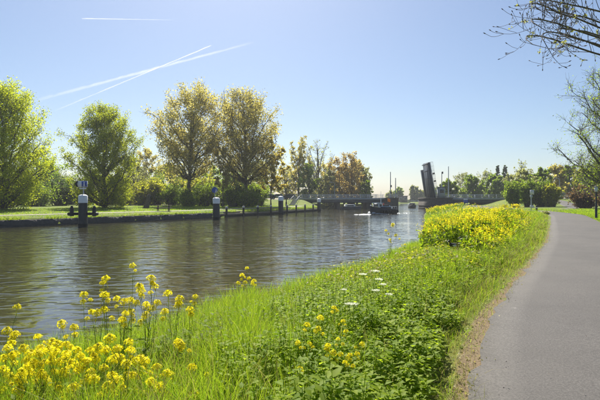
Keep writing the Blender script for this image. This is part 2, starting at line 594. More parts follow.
# ------------------------------------------------------------------ quay on the far bank
def quay(name, label, ya, yb, parts):
    ys = np.arange(ya, yb + .01, .6)
    xs = Qx(ys)
    base = thing(name, label, 'quay wall', (xs[0], ys[0], 0))
    P0 = np.stack([xs - xs[0], ys - ys[0], 0 * xs], -1)
    t = np.gradient(P0, axis=0); t /= np.linalg.norm(t, axis=1, keepdims=True)
    nrm = np.stack([t[:, 1], -t[:, 0], 0 * t[:, 0]], -1)       # towards the water
    for nm, mat, o0, o1, z0, z1, rough in parts:
        rr = np.random.default_rng(5)
        prof = [(o1, z0), (o1, z0 + (z1 - z0) * .25), (o1, z0 + (z1 - z0) * .5), (o1, z0 + (z1 - z0) * .75), (o1, z1), (o0, z1)]
        rows = []
        for j, (o, z) in enumerate(prof):
            jit = rr.normal(0, rough, len(xs)) if j < 5 else 0 * xs
            jz = rr.normal(0, rough * .6, len(xs)) if j >= 4 else 0 * xs
            rows.append(P0 + nrm * (o + jit)[:, None] + np.stack([0 * xs, 0 * xs, z + jz], -1))
        V = np.stack(rows, 1)
        n0, n1 = V.shape[:2]
        ii = np.arange(n0 * n1).reshape(n0, n1)
        q = np.stack([ii[:-1, :-1], ii[:-1, 1:], ii[1:, 1:], ii[1:, :-1]], -1).reshape(-1, 4)
        b = MB().add(V, q)
        if nm != 'stone_face':
            pass
        b.build(nm, mat, base)
    return base


quay('stone_quay', 'rough dark stone quay wall with grass hanging over its top below the big green trees', -30, 64.2,
     [('stone_face', 'rough_stone', -1.2, .1, -1.3, .66, .05), ('toe_beam', 'timber_dark', 0, .32, -.8, .16, .012)])
quay('timber_quay', 'low timber quay facing with long rails between the small posts and the bridge', 64.2, 104,
     [('plank_face', 'timber_dark', -1.2, .08, -1.3, .5, .02), ('waling', 'timber', 0, .3, .28, .5, .004), ('kerb_beam', 'timber', -.9, -.3, .5, .78, .01)])


# ------------------------------------------------------------------ mooring dolphins, piles
def cyl(mb, z0, z1, r0, r1=None, n=20, x=0, y=0):
    return mb.tube([(x, y, z0), (x, y, z1)], [r0, r1 or r0], n)


def dolphin(px, py, label, ht, rad, mark=None, arms=False):
    Y = EYE * F / (py - HOR)
    t = thing('mooring_dolphin', label, 'mooring post', ((px - 300) / F * Y, Y, 0), 0, 'tall white-capped mooring posts in the canal')
    cyl(MB(), -1.4, ht - .78, rad, n=24).build('pile', 'steel_dark', t, True)
    c = MB()
    c.tube([(0, 0, ht - .78), (0, 0, ht - .13), (0, 0, ht - .05), (0, 0, ht)], [rad * 1.03, rad * 1.03, rad * .8, rad * .35], 24)
    c.build('cap', 'white_paint', t)
    MB().tube([(0, 0, .02), (0, 0, .3)], [rad * 1.05] * 2, 24).build('band', 'rubber', t)
    if arms:
        b = MB()
        for s in (-1, 1):
            a = MB()
            a.bar((s * rad * .8, 0, 1.22), (s * 1.18, 0, 1.22), .26, .26)
            a.tube([(s * 1.05, 0, 1.0), (s * 1.05, 0, 1.75), (s * 1.05, 0, 1.95)], [.19, .17, .08], 10)
            a.tube([(s * 1.22, -.2, 1.2), (s * 1.22, .2, 1.2)], [.17, .17], 10)
            a.build('bollard_arm', 'black', t)
    if mark == 'board':
        MB().tube([(0, .1, ht - .1), (0, .1, ht + .75)], [.05, .05], 8).build('sign_pole', 'grey_paint', t)
        bd = MB().box((-.06, -.02, ht + .98), (.98, .06, .58)).build('sign_board', 'white_paint', t)
        MB().box((.14, -.062, ht + .98), (.48, .02, .5)).build('blue_panel', 'sign_blue', bd)
        MB().prism([(-.78, ht + .98), (-.56, ht + .70), (-.44, ht + .70), (-.53, ht + .98), (-.44, ht + 1.26), (-.56, ht + 1.26)], -.075, .02).build('arrow_head', 'black', bd)
        g = MB().box((.14, -.082, ht + .93), (.11, .016, .26)).box((.14, -.082, ht + 1.13), (.17, .016, .09)).box((.14, -.082, ht + .79), (.22, .016, .05))
        g.build('pictogram', 'white_paint', bd)
        MB().box((-.02, -.02, ht + .56), (.62, .05, .11)).build('lower_plate', 'white_paint', t)
    if mark == 'disc':
        MB().tube([(-.2, .08, ht - .1), (-.2, .08, ht + 1.0)], [.045, .045], 8).build('sign_pole', 'grey_paint', t)
        d = MB().tube([(-.2, .02, ht + .95), (-.2, -.05, ht + .95)], [.38, .38], 24).build('sign_board', 'sign_blue', t)
        MB().prism([(-.18, ht + .62), (-.06, ht + .66), (.06, ht + .78), (.05, ht + 1.0), (-.05, ht + 1.12), (-.08, ht + .84)], -.075, -.053).build('pictogram', 'white_paint', d)
    return t


dolphin(83, 226.8, 'thick black mooring post with white cap, side arms and a blue and white board', 3.02, .40, 'board', True)
dolphin(216.3, 219.3, 'black mooring post with white cap carrying a round blue sign, at the stone quay end', 2.8, .44, 'disc')
dolphin(280.8, 214.5, 'plain white-capped mooring post third along, in front of the street lamp', 3.08, .42)
dolphin(319, 211.2, 'plain white-capped mooring post standing closest to the bridge', 2.72, .40)

pile0 = None
PILES = [(226.5, 'short white-topped timber pile next to the post with the round sign'),
         (243.6, 'short white-topped timber pile below the right hand brown poplar'),
         (257.6, 'short white-topped timber pile below the white parked car end'),
         (270.8, 'short white-topped timber pile just before the third tall mooring post'),
         (287.2, 'short white-topped timber pile just beyond the third tall mooring post'),
         (296.3, 'short white-topped timber pile below the steps on the grass embankment'),
         (305, 'short white-topped timber pile next but one before the last tall post'),
         (313.2, 'short white-topped timber pile right beside the last tall mooring post')]
for px, lab in PILES:
    ys = np.linspace(60, 104, 600)
    k = np.argmin(np.abs(300 + (Qx(ys) + .55) / ys * F - px))
    loc = (float(Qx(ys[k]) + .55), float(ys[k]), 0)
    if pile0 is None:
        pile0 = thing('timber_pile', lab, 'pile', loc, 0, 'short piles along the timber quay')
        cyl(MB(), -1.4, 1.28, .17, .16, 12).build('shaft', 'timber_dark', pile0, True)
        MB().tube([(0, 0, 1.28), (0, 0, 1.5), (0, 0, 1.56)], [.19, .19, .08], 12).build('cap', 'pale_concrete', pile0)
    else:
        c = pile0.copy(); COL.objects.link(c); c.location = loc; c['label'] = lab
        for ch in pile0.children:
            d = ch.copy(); COL.objects.link(d); d.parent = c

# ------------------------------------------------------------------ bridge
DZ, BY0, BY1 = 2.75, 121.5, 131.5


def approach(name, label, xa, xb, piers, walls):
    t = thing(name, label, 'bridge', (xa, BY0, 0))
    L = xb - xa
    MB().box((L / 2, 5, DZ - .16), (L, 10, .32)).build('deck', 'dark_concrete', t)
    g0 = None
    for y in (.25, 2.6, 5, 7.4, 9.75):
        g = MB().box((L / 2, y, DZ - .32 - .42), (L - .2, .34, .84)).build('girder', 'bridge_blue', t)
    for y in (-.06, 10.06):
        MB().box((L / 2, y, DZ - .10), (L + .1, .16, .44)).build('edge_beam', 'grey_paint', t)
    for y in (.12, 9.88):
        r = MB()
        for z in (.36, .70, 1.02):
            r.box((L / 2, y, DZ + z), (L, .05, .07))
        rail = r.build('railing', 'light_grey', t)
        me = MB().box((0, 0, .5), (.09, .08, 1.0)).build('post', 'light_grey', rail)
        me.location = (.2, y, DZ)
        k = .2 + 1.9
        while k < L:
            c = me.copy(); COL.objects.link(c); c.location = (k, y, DZ); c.parent = rail
            k += 1.9
    for x0, x1, y0, y1 in piers:
        MB().box(((x0 + x1) / 2 - xa, (y0 + y1) / 2, (DZ - 1.16 - 1.3) / 2), (x1 - x0, y1 - y0, DZ - 1.16 + 1.3)).build('pier', 'dark_concrete', t)
    for x0, x1, y0, y1 in walls:
        MB().box(((x0 + x1) / 2 - xa, (y0 + y1) / 2, (DZ - .32 - 1.3) / 2), (x1 - x0, y1 - y0, DZ - .32 + 1.3)).build('abutment', 'dark_concrete', t)
    return t


approach('road_bridge', 'long low approach bridge with pale railing left of the opening, below the orange trees', -1.5, 22.0,
         [(9.5, 10.5, .6, 9.4), (13.2, 14.4, .6, 9.4), (17.6, 18.8, .6, 9.4)], [(-2.2, .6, .4, 9.6)])
approach('road_bridge', 'short approach bridge with pale railing right of the raised leaf', 39.6, 54.5,
         [(45, 45.8, .6, 2.2), (45, 45.8, 7.8, 9.4)], [(47.6, 54.8, .5, 9.5)])

lift = thing('lifting_bridge', 'raised dark steel bridge leaf standing nearly upright on its pier over the canal', 'bridge', (34.4, BY0, 0))
MB().box((2.1, 5, .70), (6.0, 11, 4.0)).build('pier', 'dark_concrete', lift)
MB().box((2.1, 5, DZ + .02), (6.2, 11.2, .3)).build('pier_cap', 'dark_concrete', lift)
fd = MB()
for z in (-.2, .5):
    fd.box((-1.02, 5, z + .4), (.18, 10.6, .22))
fd.build('fender', 'timber_dark', lift)
tilt = R(-9.5)
up = Vector((math.sin(tilt), 0, math.cos(tilt)))
rt = Vector((math.cos(tilt), 0, -math.sin(tilt)))
def lp(a, y, h): return tuple(Vector((.35, y, DZ + .1)) + rt * a + up * h)
LEN = 9.4
pl = MB(); pl.add([lp(a, y, h) for h in (0, LEN) for a, y in ((.30, 0.2), (.62, .2), (.62, 5.4), (.30, 5.4))],
                  [(0, 1, 2, 3), (7, 6, 5, 4), (0, 4, 5, 1), (1, 5, 6, 2), (2, 6, 7, 3), (3, 7, 4, 0)])
leafdeck = pl.build('leaf_deck', 'bridge_blue', lift)
for y in (.4, 2.0, 3.6, 5.2):
    a = MB(); a.add([lp(u, y + w, h) for h, d in ((-.4, .75), (LEN - .1, .15)) for u, w in ((.28 - d, -.12), (.28, -.12), (.28, .12), (.28 - d, .12))],
                    [(0, 1, 2, 3), (7, 6, 5, 4), (0, 4, 5, 1), (1, 5, 6, 2), (2, 6, 7, 3), (3, 7, 4, 0)])
    a.build('leaf_girder', 'bridge_blue', lift)
MB().add([lp(u, y, h) for h, d in ((-.3, .62), (LEN - .1, .1)) for u, y in ((.24 - d, .3), (.28 - d, .3), (.28 - d, 5.3), (.24 - d, 5.3))],
         [(0, 1, 2, 3), (7, 6, 5, 4), (0, 4, 5, 1), (1, 5, 6, 2), (2, 6, 7, 3), (3, 7, 4, 0)]).build('bottom_plate', 'bridge_blue', lift)
for h in (1.2, 3.2, 5.2, 7.2, 9.0):
    MB().bar(lp(-.05, .3, h), lp(-.05, 5.3, h), .3, .2).build('cross_beam', 'bridge_blue', lift)
MB().add([lp(u, y, h) for h in (.6, LEN - 1.6) for u, y in ((-.45, 5.6), (.3, 5.6), (.3, 6.6), (-.45, 6.6))],
         [(0, 1, 2, 3), (7, 6, 5, 4), (0, 4, 5, 1), (1, 5, 6, 2), (2, 6, 7, 3), (3, 7, 4, 0)]).build('leaf_footway', 'bridge_blue', lift)
for y in (.25, 5.35):
    r = MB()
    for u in (.95, 1.2, 1.45):
        r.bar(lp(u, y, .3), lp(u, y, LEN), .05, .05)
    r.bar(lp(.72, y, .1), lp(.72, y, LEN), .12, .2)
    rl = r.build('leaf_railing', 'light_grey', lift)
    for h in np.arange(.4, LEN, 1.12):
        MB().bar(lp(.6, y, h), lp(1.48, y, h), .055, .055).build('post', 'light_grey', rl)
for h in (4.3, 6.3):
    MB().bar(lp(.9, .2, h), lp(1.4, .2, h), .4, .4).build('warning_lamp', 'black', lift)
hs = MB().box((2.6, .9, DZ + 1.5), (1.7, 1.6, 2.7)).build('machine_house', 'grey_paint', lift)
MB().box((2.6, .9, DZ + 2.93), (2.0, 1.9, .16)).build('roof', 'bridge_blue', hs)
MB().box((2.6, .085, DZ + 1.9), (1.1, .05, .9)).build('window', 'glass', hs)
r = MB()
for z in (.5, 1.0):
    r.bar((3.6, .1, DZ + z), (5.1, .1, DZ + z), .05, .05)
for x in (3.7, 4.4, 5.0):
    r.bar((x, .1, DZ + .1), (x, .1, DZ + 1), .06, .06)
r.build('railing', 'light_grey', lift)

lp_ = thing('bridge_pier', 'dark pier at the left side of the bridge opening, behind the black tugboat', 'bridge pier', (22.1, BY0, 0))
MB().box((1.75, 5, .70), (3.4, 10.6, 4.0)).build('body', 'dark_concrete', lp_)
MB().box((1.75, 5, DZ + .03), (3.6, 10.8, .3)).build('pier_cap', 'dark_concrete', lp_)
r = MB()
for z in (.6, 1.05):
    r.bar((.1, .1, DZ + z), (3.4, .1, DZ + z), .06, .06)
for x in (.2, 1.3, 2.4, 3.3):
    r.bar((x, .1, DZ + .1), (x, .1, DZ + 1.05), .07, .07)
r.build('railing', 'light_grey', lp_)


def mast(px, top, label, mat, lamp):
    X = (px - 300) / F * (BY0 + .6)
    zt = EYE + (HOR - top) / F * (BY0 + .6)
    t = thing('signal_mast', label, 'signal mast', (X, BY0 + .6, DZ + .17), 0, 'tall thin masts on the bridge piers')
    h = zt - DZ - .15
    MB().tube([(0, 0, 0), (0, 0, h)], [.14, .09], 10).build('pole', mat, t, True)
    MB().box((0, 0, .12), (.4, .4, .24)).build('base', 'grey_paint', t)
    if lamp:
        for z in lamp:
            MB().box((.16, -.12, h * z), (.3, .26, .55)).build('signal_lamp', 'black', t)
    return t


mast(390.5, 172, 'taller dark mast on the pier left of the opening', 'grey_paint', (.2, .45))
mast(395.6, 178, 'shorter dark mast at the edge of the pier left of the opening', 'grey_paint', ())
mast(441.8, 172, 'pale mast with a lamp beside the raised leaf', 'light_grey', (.97,))
mast(448.5, 166.5, 'tallest pale mast on the right end of the bridge pier', 'light_grey', ())


# ------------------------------------------------------------------ boats
def hull_mesh(L, B, bow, mid, stern, draft=.5, n=13):
    rings = []
    for k in range(n):
        t = k / (n - 1)
        x = -L / 2 + L * t
        b = B / 2 * (min(1, .78 + t * 1.2) if t < .2 else 1) * (1 if t < .6 else max(.02, 1 - ((t - .6) / .4) ** 2.2))
        sh = stern + (mid - stern) * min(1, t / .4) if t < .4 else mid + (bow - mid) * ((t - .4) / .6) ** 1.8
        kd = -draft * (1 if t < .8 else 1 - (t - .8) / .2 * .8)
        fl = .86
        xs = x - (0 if t < .9 else (.18 * L * (t - .9)))
        rings.append([(xs, 0, kd), (xs, b * .7, kd * .8), (xs, b * fl, 0), (x, b, sh), (x, b * .88, sh), (x, b * .88, sh - .16),
                      (x, -b * .88, sh - .16), (x, -b * .88, sh), (x, -b, sh), (xs, -b * fl, 0), (xs, -b * .7, kd * .8)])
    return MB().loft(rings)


tug = thing('tugboat', 'small black tugboat with blue roof, mast and flag, heading out from under the bridge', 'boat',
            (P(382, HOR, 82).x, 82, 0), R(222))
tug.scale = (.88, .88, .88)
hull_mesh(7.6, 2.7, 1.6, 1.0, 1.05).build('hull', 'black', tug)
MB().box((-.2, 0, 1.02), (3.3, 1.7, .75)).build('deckhouse', 'steel_dark', tug)
MB().box((-.2, 0, 1.43), (3.6, 1.9, .1)).build('deckhouse_roof', 'pale_blue', tug)
wh = MB().box((1.35, 0, 1.45), (1.15, 1.5, 1.3)).build('wheelhouse', 'white_paint', tug)
MB().box((1.35, 0, 2.15), (1.4, 1.75, .1)).build('roof', 'pale_blue', wh)
for s in (-1, 1):
    MB().box((1.35, s * .76, 1.72), (.8, .03, .45)).build('window', 'glass', wh)
MB().box((1.935, 0, 1.72), (.03, 1.2, .45)).build('window', 'glass', wh)
MB().tube([(.35, 0, 1.4), (.35, 0, 4.5)], [.06, .03], 8).build('mast', 'white_paint', tug)
MB().tube([(.35, -.6, 3.7), (.35, .6, 3.7)], [.03, .03], 6).build('crosstree', 'white_paint', tug)
MB().tube([(-.5, 0, 1.4), (-.5, 0, 2.1)], [.16, .16], 10).build('funnel', 'red', tug)
MB().tube([(-1.6, 0, .8), (-1.75, 0, 3.1)], [.03, .02], 6).build('flag_staff', 'timber', tug)
fv, fq = [], []
for i in range(7):
    for j in range(2):
        for th in (0, .02):
            fv.append((-1.78 - i * .15, .08 * math.sin(i * 1.1) + th, 2.45 + j * .62 - .02 * i))
for i in range(6):
    a = i * 4
    fq += [(a, a + 4, a + 6, a + 2), (a + 1, a + 3, a + 7, a + 5), (a, a + 1, a + 5, a + 4), (a + 2, a + 6, a + 7, a + 3)]
MB().add(fv, fq).build('flag', 'orange', tug)
MB().box((2.2, .2, 1.15), (.5, .7, .5)).build('locker', 'yellow', tug)
MB().box((-2.2, .35, 1.05), (.7, .7, .5)).build('deck_crate', 'white_paint', tug)
MB().box((-2.9, -.3, 1.05), (.55, .6, .42)).build('deck_crate', 'pale_concrete', tug)
MB().tube([(3.35, 0, 1.1), (3.45, 0, 1.75)], [.1, .1], 8).build('bow_post', 'white_paint', tug)
MB().box((-.9, 0, 1.62), (1.5, 1.2, .3)).build('hatch_cover', 'black', tug)
for x, y, h, w, m_ in ((-1.95, -.5, .5, .5, 'pale_blue'), (-2.45, -.35, .8, .35, 'red'), (-2.8, .55, .6, .4, 'black'), (-3.2, .1, .45, .5, 'black'), (2.7, -.35, .4, .5, 'black'), (-1.65, .6, .9, .3, 'white_paint')):
    MB().tube([(x, y, .8), (x, y, .8 + h * .8), (x, y, .8 + h)], [w / 2, w / 2.2, w / 5], 9).build('deck_gear', m_, tug)
rl = MB()
for sy in (-1, 1):
    rl.bar((-3.3, sy * 1.1, 1.45), (-1.9, sy * 1.2, 1.4), .04, .04)
    for x_ in (-3.3, -2.6, -1.9):
        rl.bar((x_, sy * 1.15, .8), (x_, sy * 1.15, 1.45), .04, .04)
rl.bar((-3.3, -1.1, 1.45), (-3.3, 1.1, 1.45), .04, .04)
rl.build('railing', 'light_grey', tug)
rl = MB()
rl.bar((3.1, -.5, 1.75), (3.1, .5, 1.75), .04, .04)
for sy in (-1, 1):
    rl.bar((2.0, sy * 1.05, 1.55), (3.1, sy * .48, 1.75), .04, .04)
rl.build('railing', 'light_grey', tug)
ft = None
for s in (-1, 1):
    for x in (-3.3, -2.6, -1.9, -1.1, -.3, .6, 1.5):
        b = 1.36 * (.9 if x < -3 else 1) * (1 if x < 1 else .93)
        if ft is None:
            a = np.linspace(0, 2 * math.pi, 13)
            ft = MB()
            ft.tube(np.stack([.30 * np.cos(a), 0 * a, .30 * np.sin(a)], -1), [.11] * 13, 6)
            ft = ft.build('tyre_fender', 'rubber', tug, True)
            o = ft
        else:
            o = ft.copy(); COL.objects.link(o); o.parent = tug
        o.location = (x, s * (b + .06), .48)

mb2 = thing('motor_boat', 'small dark motorboat seen end on, far out beyond the open bridge', 'boat', (P(412, HOR, 138).x, 138, 0), R(262))
hull_mesh(6, 2.3, 1.0, .75, .7).build('hull', 'black', mb2)
MB().box((-.2, 0, 1.05), (1.8, 1.6, .7)).build('cabin', 'grey_paint', mb2)
MB().box((.72, 0, 1.15), (.03, 1.3, .35)).build('windscreen', 'glass', mb2)
MB().tube([(-.6, 0, 1.3), (-.6, 0, 2.6)], [.04, .03], 6).build('mast', 'light_grey', mb2)
mb3 = thing('moored_boat', 'low grey boat with white cabin top moored before the bridge piers', 'boat', (P(351, HOR, 114).x, 114, 0), R(8))
hull_mesh(5.2, 2.0, .95, .7, .7).build('hull', 'steel_dark', mb3)
MB().box((-.3, 0, .95), (2.4, 1.5, .6)).build('cabin', 'white_paint', mb3)
for s in (-1, 1):
    MB().box((-.3, s * .76, 1.0), (1.7, .03, .28)).build('window', 'glass', mb3)

# white water thrown up by the tug
r = np.random.default_rng(3)
fb = MB()
tm = Matrix.Rotation(R(222), 3, 'Z') * .88
for side in (-1, 1):
    for k in range(110):
        t = r.random() ** .8
        x = 3.7 - t * 3.4
        y = side * (.2 + t * 1.9 + r.normal(0, .16))
        s = r.uniform(.03, .12) * (1.3 - t)
        p = tm @ Vector((x, y, 0))
        z = max(0, (.42 * (1 - t) ** 2) * r.random())
        a = np.arange(5) * 2 * math.pi / 5
        c = np.array((tug.location.x + p.x, 82 + p.y, z))
        fb.add([*(c + np.stack([np.cos(a) * s * 1.7, np.sin(a) * s * 1.7, 0 * a], -1)), c + (0, 0, s)], None, [(i, (i + 1) % 5, 5) for i in range(5)])
for k in range(70):
    t = r.random()
    p = tm @ Vector((3.2 + t * 1.0 + t * t * 3.2, (1 if r.random() < .5 else -1) * abs(r.normal(0, .55)) - .2, 0))
    s = r.uniform(.03, .10)
    a = np.arange(5) * 2 * math.pi / 5
    c = np.array((tug.location.x + p.x, 82 + p.y, 0.004))
    fb.add([*(c + np.stack([np.cos(a) * s * 2.6, np.sin(a) * s * 1.7, 0 * a], -1)), c + (0, 0, s * .5)], None, [(i, (i + 1) % 5, 5) for i in range(5)])
for k in range(50):
    t = r.random()
    p = tm @ Vector((-3.6 - t * 7, r.normal(0, .5 + t * .6), 0))
    s = r.uniform(.03, .10) * (1.2 - t)
    a = np.arange(5) * 2 * math.pi / 5
    c = np.array((tug.location.x + p.x, 82 + p.y, 0.004))
    fb.add([*(c + np.stack([np.cos(a) * s * 2.2, np.sin(a) * s * 1.7, 0 * a], -1)), c + (0, 0, s * .5)], None, [(i, (i + 1) % 5, 5) for i in range(5)])
tag(fb.build('foam', 'foam', None), kind='stuff')

# ------------------------------------------------------------------ street furniture, cars, houses
def lamp_post(name, label, x, Y, top, mat, head, loc=None, th=.07):
    X = (x - 300) / F * Y
    z0 = float(gz(X, Y))
    h = EYE + (HOR - top) / F * Y - z0
    t = thing(name, label, 'lamp post', (X, Y, z0 - .05))
    MB().tube([(0, 0, 0), (0, 0, 1.0), (0, 0, 1.05), (0, 0, h)], [th * 1.5, th * 1.5, th, th * .7], 10).build('pole', mat, t, True)
    if head == 'bar':
        b = MB().bar((-.85, 0, h), (.85, 0, h), .1, .1).build('cross_arm', mat, t)
        for s in (-1, 1):
            MB().box((s * .75, 0, h - .06), (.55, .24, .14)).build('lamp_head', 'light_grey', t)
    elif head == 'globe':
        MB().tube([(0, 0, h - .05), (0, 0, h + .1), (0, 0, h + .3), (0, 0, h + .38)], [.07, .13, .12, .05], 12).build('lamp_head', 'light_grey', t, True)
        MB().tube([(0, 0, h + .38), (0, 0, h + .44)], [.19, .05], 12).build('lamp_hood', 'black', t)
    else:
        MB().tube([(0, 0, h), (-.25, 0, h + .25), (-.9, 0, h + .3)], [.05, .045, .04], 8).build('bracket', mat, t)
        MB().box((-1.1, 0, h + .27), (.7, .24, .14)).build('lamp_head', 'light_grey', t)
    return t


lamp_post('street_lamp', 'dark street lamp with a two-armed top between the quay and the parked cars', 286.3, 103, 180.5, 'timber_dark', 'bar', th=.13)
lamp_post('street_lamp', 'dark slim lamp post on the lawn right of the cycle path, before the reddish bush', 596.2, 38, 190.5, 'steel_dark', 'globe', th=.06)
lamp_post('street_lamp', 'grey curved street lamp by the parked cars at the end of the cycle path', 559.5, 119, 179, 'grey_paint', 'arm', th=.1)
lamp_post('street_lamp', 'thin grey street lamp on the bridge road among the orange trees', 334.5, 133.2, 183, 'grey_paint', 'arm', th=.1)

Y = 53.5
X = (531.2 - 300) / F * Y
t = thing('path_sign', 'grey post with white plates at the path fork in front of the big hedge', 'sign', (X, Y, float(gz(X, Y)) - .05))
MB().tube([(0, 0, 0), (0, 0, 2.75)], [.055, .05], 8).build('post', 'light_grey', t)
MB().box((.06, -.09, 2.45), (.44, .05, .52)).build('top_plate', 'white_paint', t)
MB().box((-.03, -.09, 1.98), (.26, .05, .26)).build('small_plate', 'light_grey', t)
MB().box((.05, -.09, .80), (.42, .05, .3)).build('low_plate', 'white_paint', t)
Y = 51.
X = (536.6 - 300) / F * Y
t = thing('bollard', 'short dark bollard beside the white-plated sign post at the path fork', 'bollard', (X, Y, float(gz(X, Y)) - .05))
MB().tube([(0, 0, 0), (0, 0, .8), (0, 0, .93), (0, 0, .97)], [.11, .10, .09, .03], 12).build('body', 'timber_dark', t)
MB().tube([(0, 0, .66), (0, 0, .76)], [.115, .112], 12).build('band', 'white_paint', t)

Y = 108.
X = (465.8 - 300) / F * Y
t = thing('notice_board', 'blue notice board with pale top on two legs in front of the right bridge span', 'sign', (X, Y, float(gz(X, Y)) - .05))
MB().box((0, 0, 1.05), (1.0, .1, .8)).build('panel', 'sign_blue', t)
MB().box((0, 0, 1.58), (.86, .12, .24)).build('top_plate', 'white_paint', t)
for s in (-1, 1):
    MB().box((s * .43, .09, .55), (.09, .08, 1.1)).build('leg', 'grey_paint', t)

Y = 62.
X = (163.5 - 300) / F * Y
t = thing('picnic_table', 'grey wooden picnic table with benches on the far lawn by the canal', 'picnic table', (X, Y, float(gz(X, Y))), R(8))
for k in range(4):
    MB().box((0, -.3 + k * .2, .76), (2.0, .18, .08)).build('top_plank', 'timber', t)
for s in (-1, 1):
    for k in range(2):
        MB().box((0, s * (.65 + k * .17), .45), (2.0, .15, .045)).build('bench_plank', 'timber', t)
    for q in (-1, 1):
        MB().bar((s * .7, q * .62, 0), (s * .7, q * .2, .73), .09, .09).build('leg', 'timber_dark', t)
    MB().box((s * .7, 0, .38), (.08, 1.7, .09)).build('cross_beam', 'timber_dark', t)

Y = 76.
X = (147.5 - 300) / F * Y
t = thing('tree_stump', 'dark leaning broken trunk standing before the yellow-green shrubs across the canal', 'tree stump', (X, Y, float(gz(X, Y)) - .1))
a = MB().tube([(-.25, 0, 0), (-.18, 0, .35), (-.02, 0, 1.1), (.16, 0, 1.8), (.26, 0, 2.25), (.28, .02, 2.42)], [.62, .48, .40, .33, .26, .1], 9)
a.build('trunk', 'bark', t, True)
for ang, ln_ in ((.4, .8), (2.2, .7), (4.0, .9)):
    MB().tube([(-.25, 0, .3), (-.25 + math.cos(ang) * ln_ * .5, math.sin(ang) * ln_ * .5, .12), (-.25 + math.cos(ang) * ln_, math.sin(ang) * ln_, 0)], [.2, .16, .05], 7).build('root', 'bark', t, True)


def car(name, label, X, Y, z, rz, paint, L=4.2, Hh=1.45):
    t = thing(name, label, 'car', (X, Y, z), rz)
    h = Hh / 1.45
    prof = [(-2.05, .35), (-2.1, .62), (-2.0, .88), (-1.1, .95), (1.0, .95), (1.9, .84), (2.1, .6), (2.05, .35)]
    prof = [(a * L / 4.2, b * h) for a, b in prof]
    b = MB().prism(prof[::-1], -.85, .85)
    b.build('body', paint, t)
    cab = [(-1.75, .93), (-1.35, 1.40), (.15, 1.45), (.95, .93)]
    cab = [(a * L / 4.2, q * h) for a, q in cab]
    MB().prism(cab[::-1], -.74, .74).build('cabin', paint, t)
    gl = [(-1.5, .97), (-1.25, 1.33), (.1, 1.37), (.72, .97)]
    gl = [(a * L / 4.2, q * h) for a, q in gl]
    for s in (-1, 1):
        MB().prism(gl[::-1], s * .75 - .012, s * .75 + .012).build('side_window', 'glass', t)
    for s in (-1, 1):
        for x in (-1.3, 1.3):
            w = MB().tube([(x * L / 4.2, s * .7, .32), (x * L / 4.2, s * .88, .32)], [.32, .32], 14).build('wheel', 'rubber', t)
            MB().tube([(x * L / 4.2, s * .86, .32), (x * L / 4.2, s * .895, .32)], [.19, .17], 10).build('rim', 'light_grey', w)
    for s in (-1, 1):
        MB().box((2.07 * L / 4.2, s * .6, .66 * h), (.06, .3, .14)).build('headlight', 'white_paint', t)
    return t


for x, lab, paint, L in ((268.5, 'white parked car partly behind the golden young tree', 'car_white', 4.3), (276.6, 'silver estate car parked behind the third mooring post', 'car_grey', 4.5),
                         (289, 'dark parked car near the street lamp on the embankment', 'car_dark', 4.2)):
    X = (x - 300) / F * 124
    car('parked_car', lab, X, 124, float(gz(X, 124)) + .06, R(180), paint, L)
for x, Y, lab, paint, rz in ((561.5, 117.5, 'white car parked where the cycle path meets the road', 'car_white', 20), (568.5, 118.5, 'dark car parked where the cycle path meets the road', 'car_dark', 14)):
    X = (x - 300) / F * Y
    car('parked_car', lab, X, Y, float(gz(X, Y)) + .04, R(rz), paint)

t = thing('stair_railing', 'pale sloping handrail with steps on the grass embankment left of the bridge', 'stairs', (-1.6, 112, 0), R(0))
zz = lambda x, y: float(gz(x, y))
for k in range(9):
    y = 108.5 + k * 1.25
    MB().box((-.3 + k * .12, y - 112, zz(-1.8, y) + .06), (1.3, .5, .2)).build('step', 'pale_concrete', t)
for dx in (-1.0, .5):
    MB().bar((dx, 108.5 - 112, zz(-2, 108.5) + 1.0), (dx + 1.0, 118.5 - 112, zz(-2, 118.5) + 1.0), .06, .06).build('handrail', 'grey_paint', t)
    for k in range(4):
        y = 108.6 + k * 3.2
        MB().box((dx + k * .32, y - 112, zz(-2, y) + .45), (.08, .08, 1.05)).build('post', 'light_grey', t)


def house(name, label, x0, x1, top, Y, wall, roof, floors=1, flat=True, D=9.):
    Xa, Xb = (x0 - 300) / F * Y, (x1 - 300) / F * Y
    z0 = .8
    h = EYE + (HOR - top) / F * Y - z0
    t = thing(name, label, 'building', ((Xa + Xb) / 2, Y, z0))
    W = Xb - Xa
    wl = MB().box((0, D / 2, h / 2), (W, D, h)).build('wall', wall, t)
    if flat:
        MB().box((0, D / 2, h + .12), (W + .7, D + .7, .3)).build('roof', roof, t)
    else:
        MB().prism([(-W / 2 - .4, h), (W / 2 + .4, h), (0, h + W * .35)], -.4, D + .4).build('roof', roof, t)
    n = max(2, int(W / 2.4))
    for k in range(n):
        x = -W / 2 + (k + .5) * W / n
        for f in range(floors):
            z = (f + .55) * h / floors
            w = MB().box((x, -.02, z), (W / n * .6, .08, h / floors * .42)).build('window', 'white_paint', wl)
            MB().box((x, -.07, z), (W / n * .5, .04, h / floors * .34)).build('pane', 'glass', w)
    return t


house('low_building', 'low dark flat-roofed building on the far water beyond the bridge', 398.5, 407.5, 196.2, 283, 'brick_wall', 'roof_grey')
house('boathouse', 'long pale low shed at the water below the distant poplars', 409.5, 423, 200.3, 287, 'light_grey', 'roof_grey')

# ------------------------------------------------------------------ trees
def bez(a, b, c, k):
    t = np.linspace(0, 1, k)[None, :, None]
    return (1 - t) ** 2 * a[:, None] + 2 * t * (1 - t) * b[:, None] + t * t * c[:, None]


def pick(curve, t):
    k = curve.shape[1] - 1
    f = np.clip(t * k, 0, k - 1e-6)
    i = f.astype(int)
    w = (f - i)[:, None]
    r = np.arange(len(curve))
    return curve[r, i] * (1 - w) + curve[r, i + 1] * w


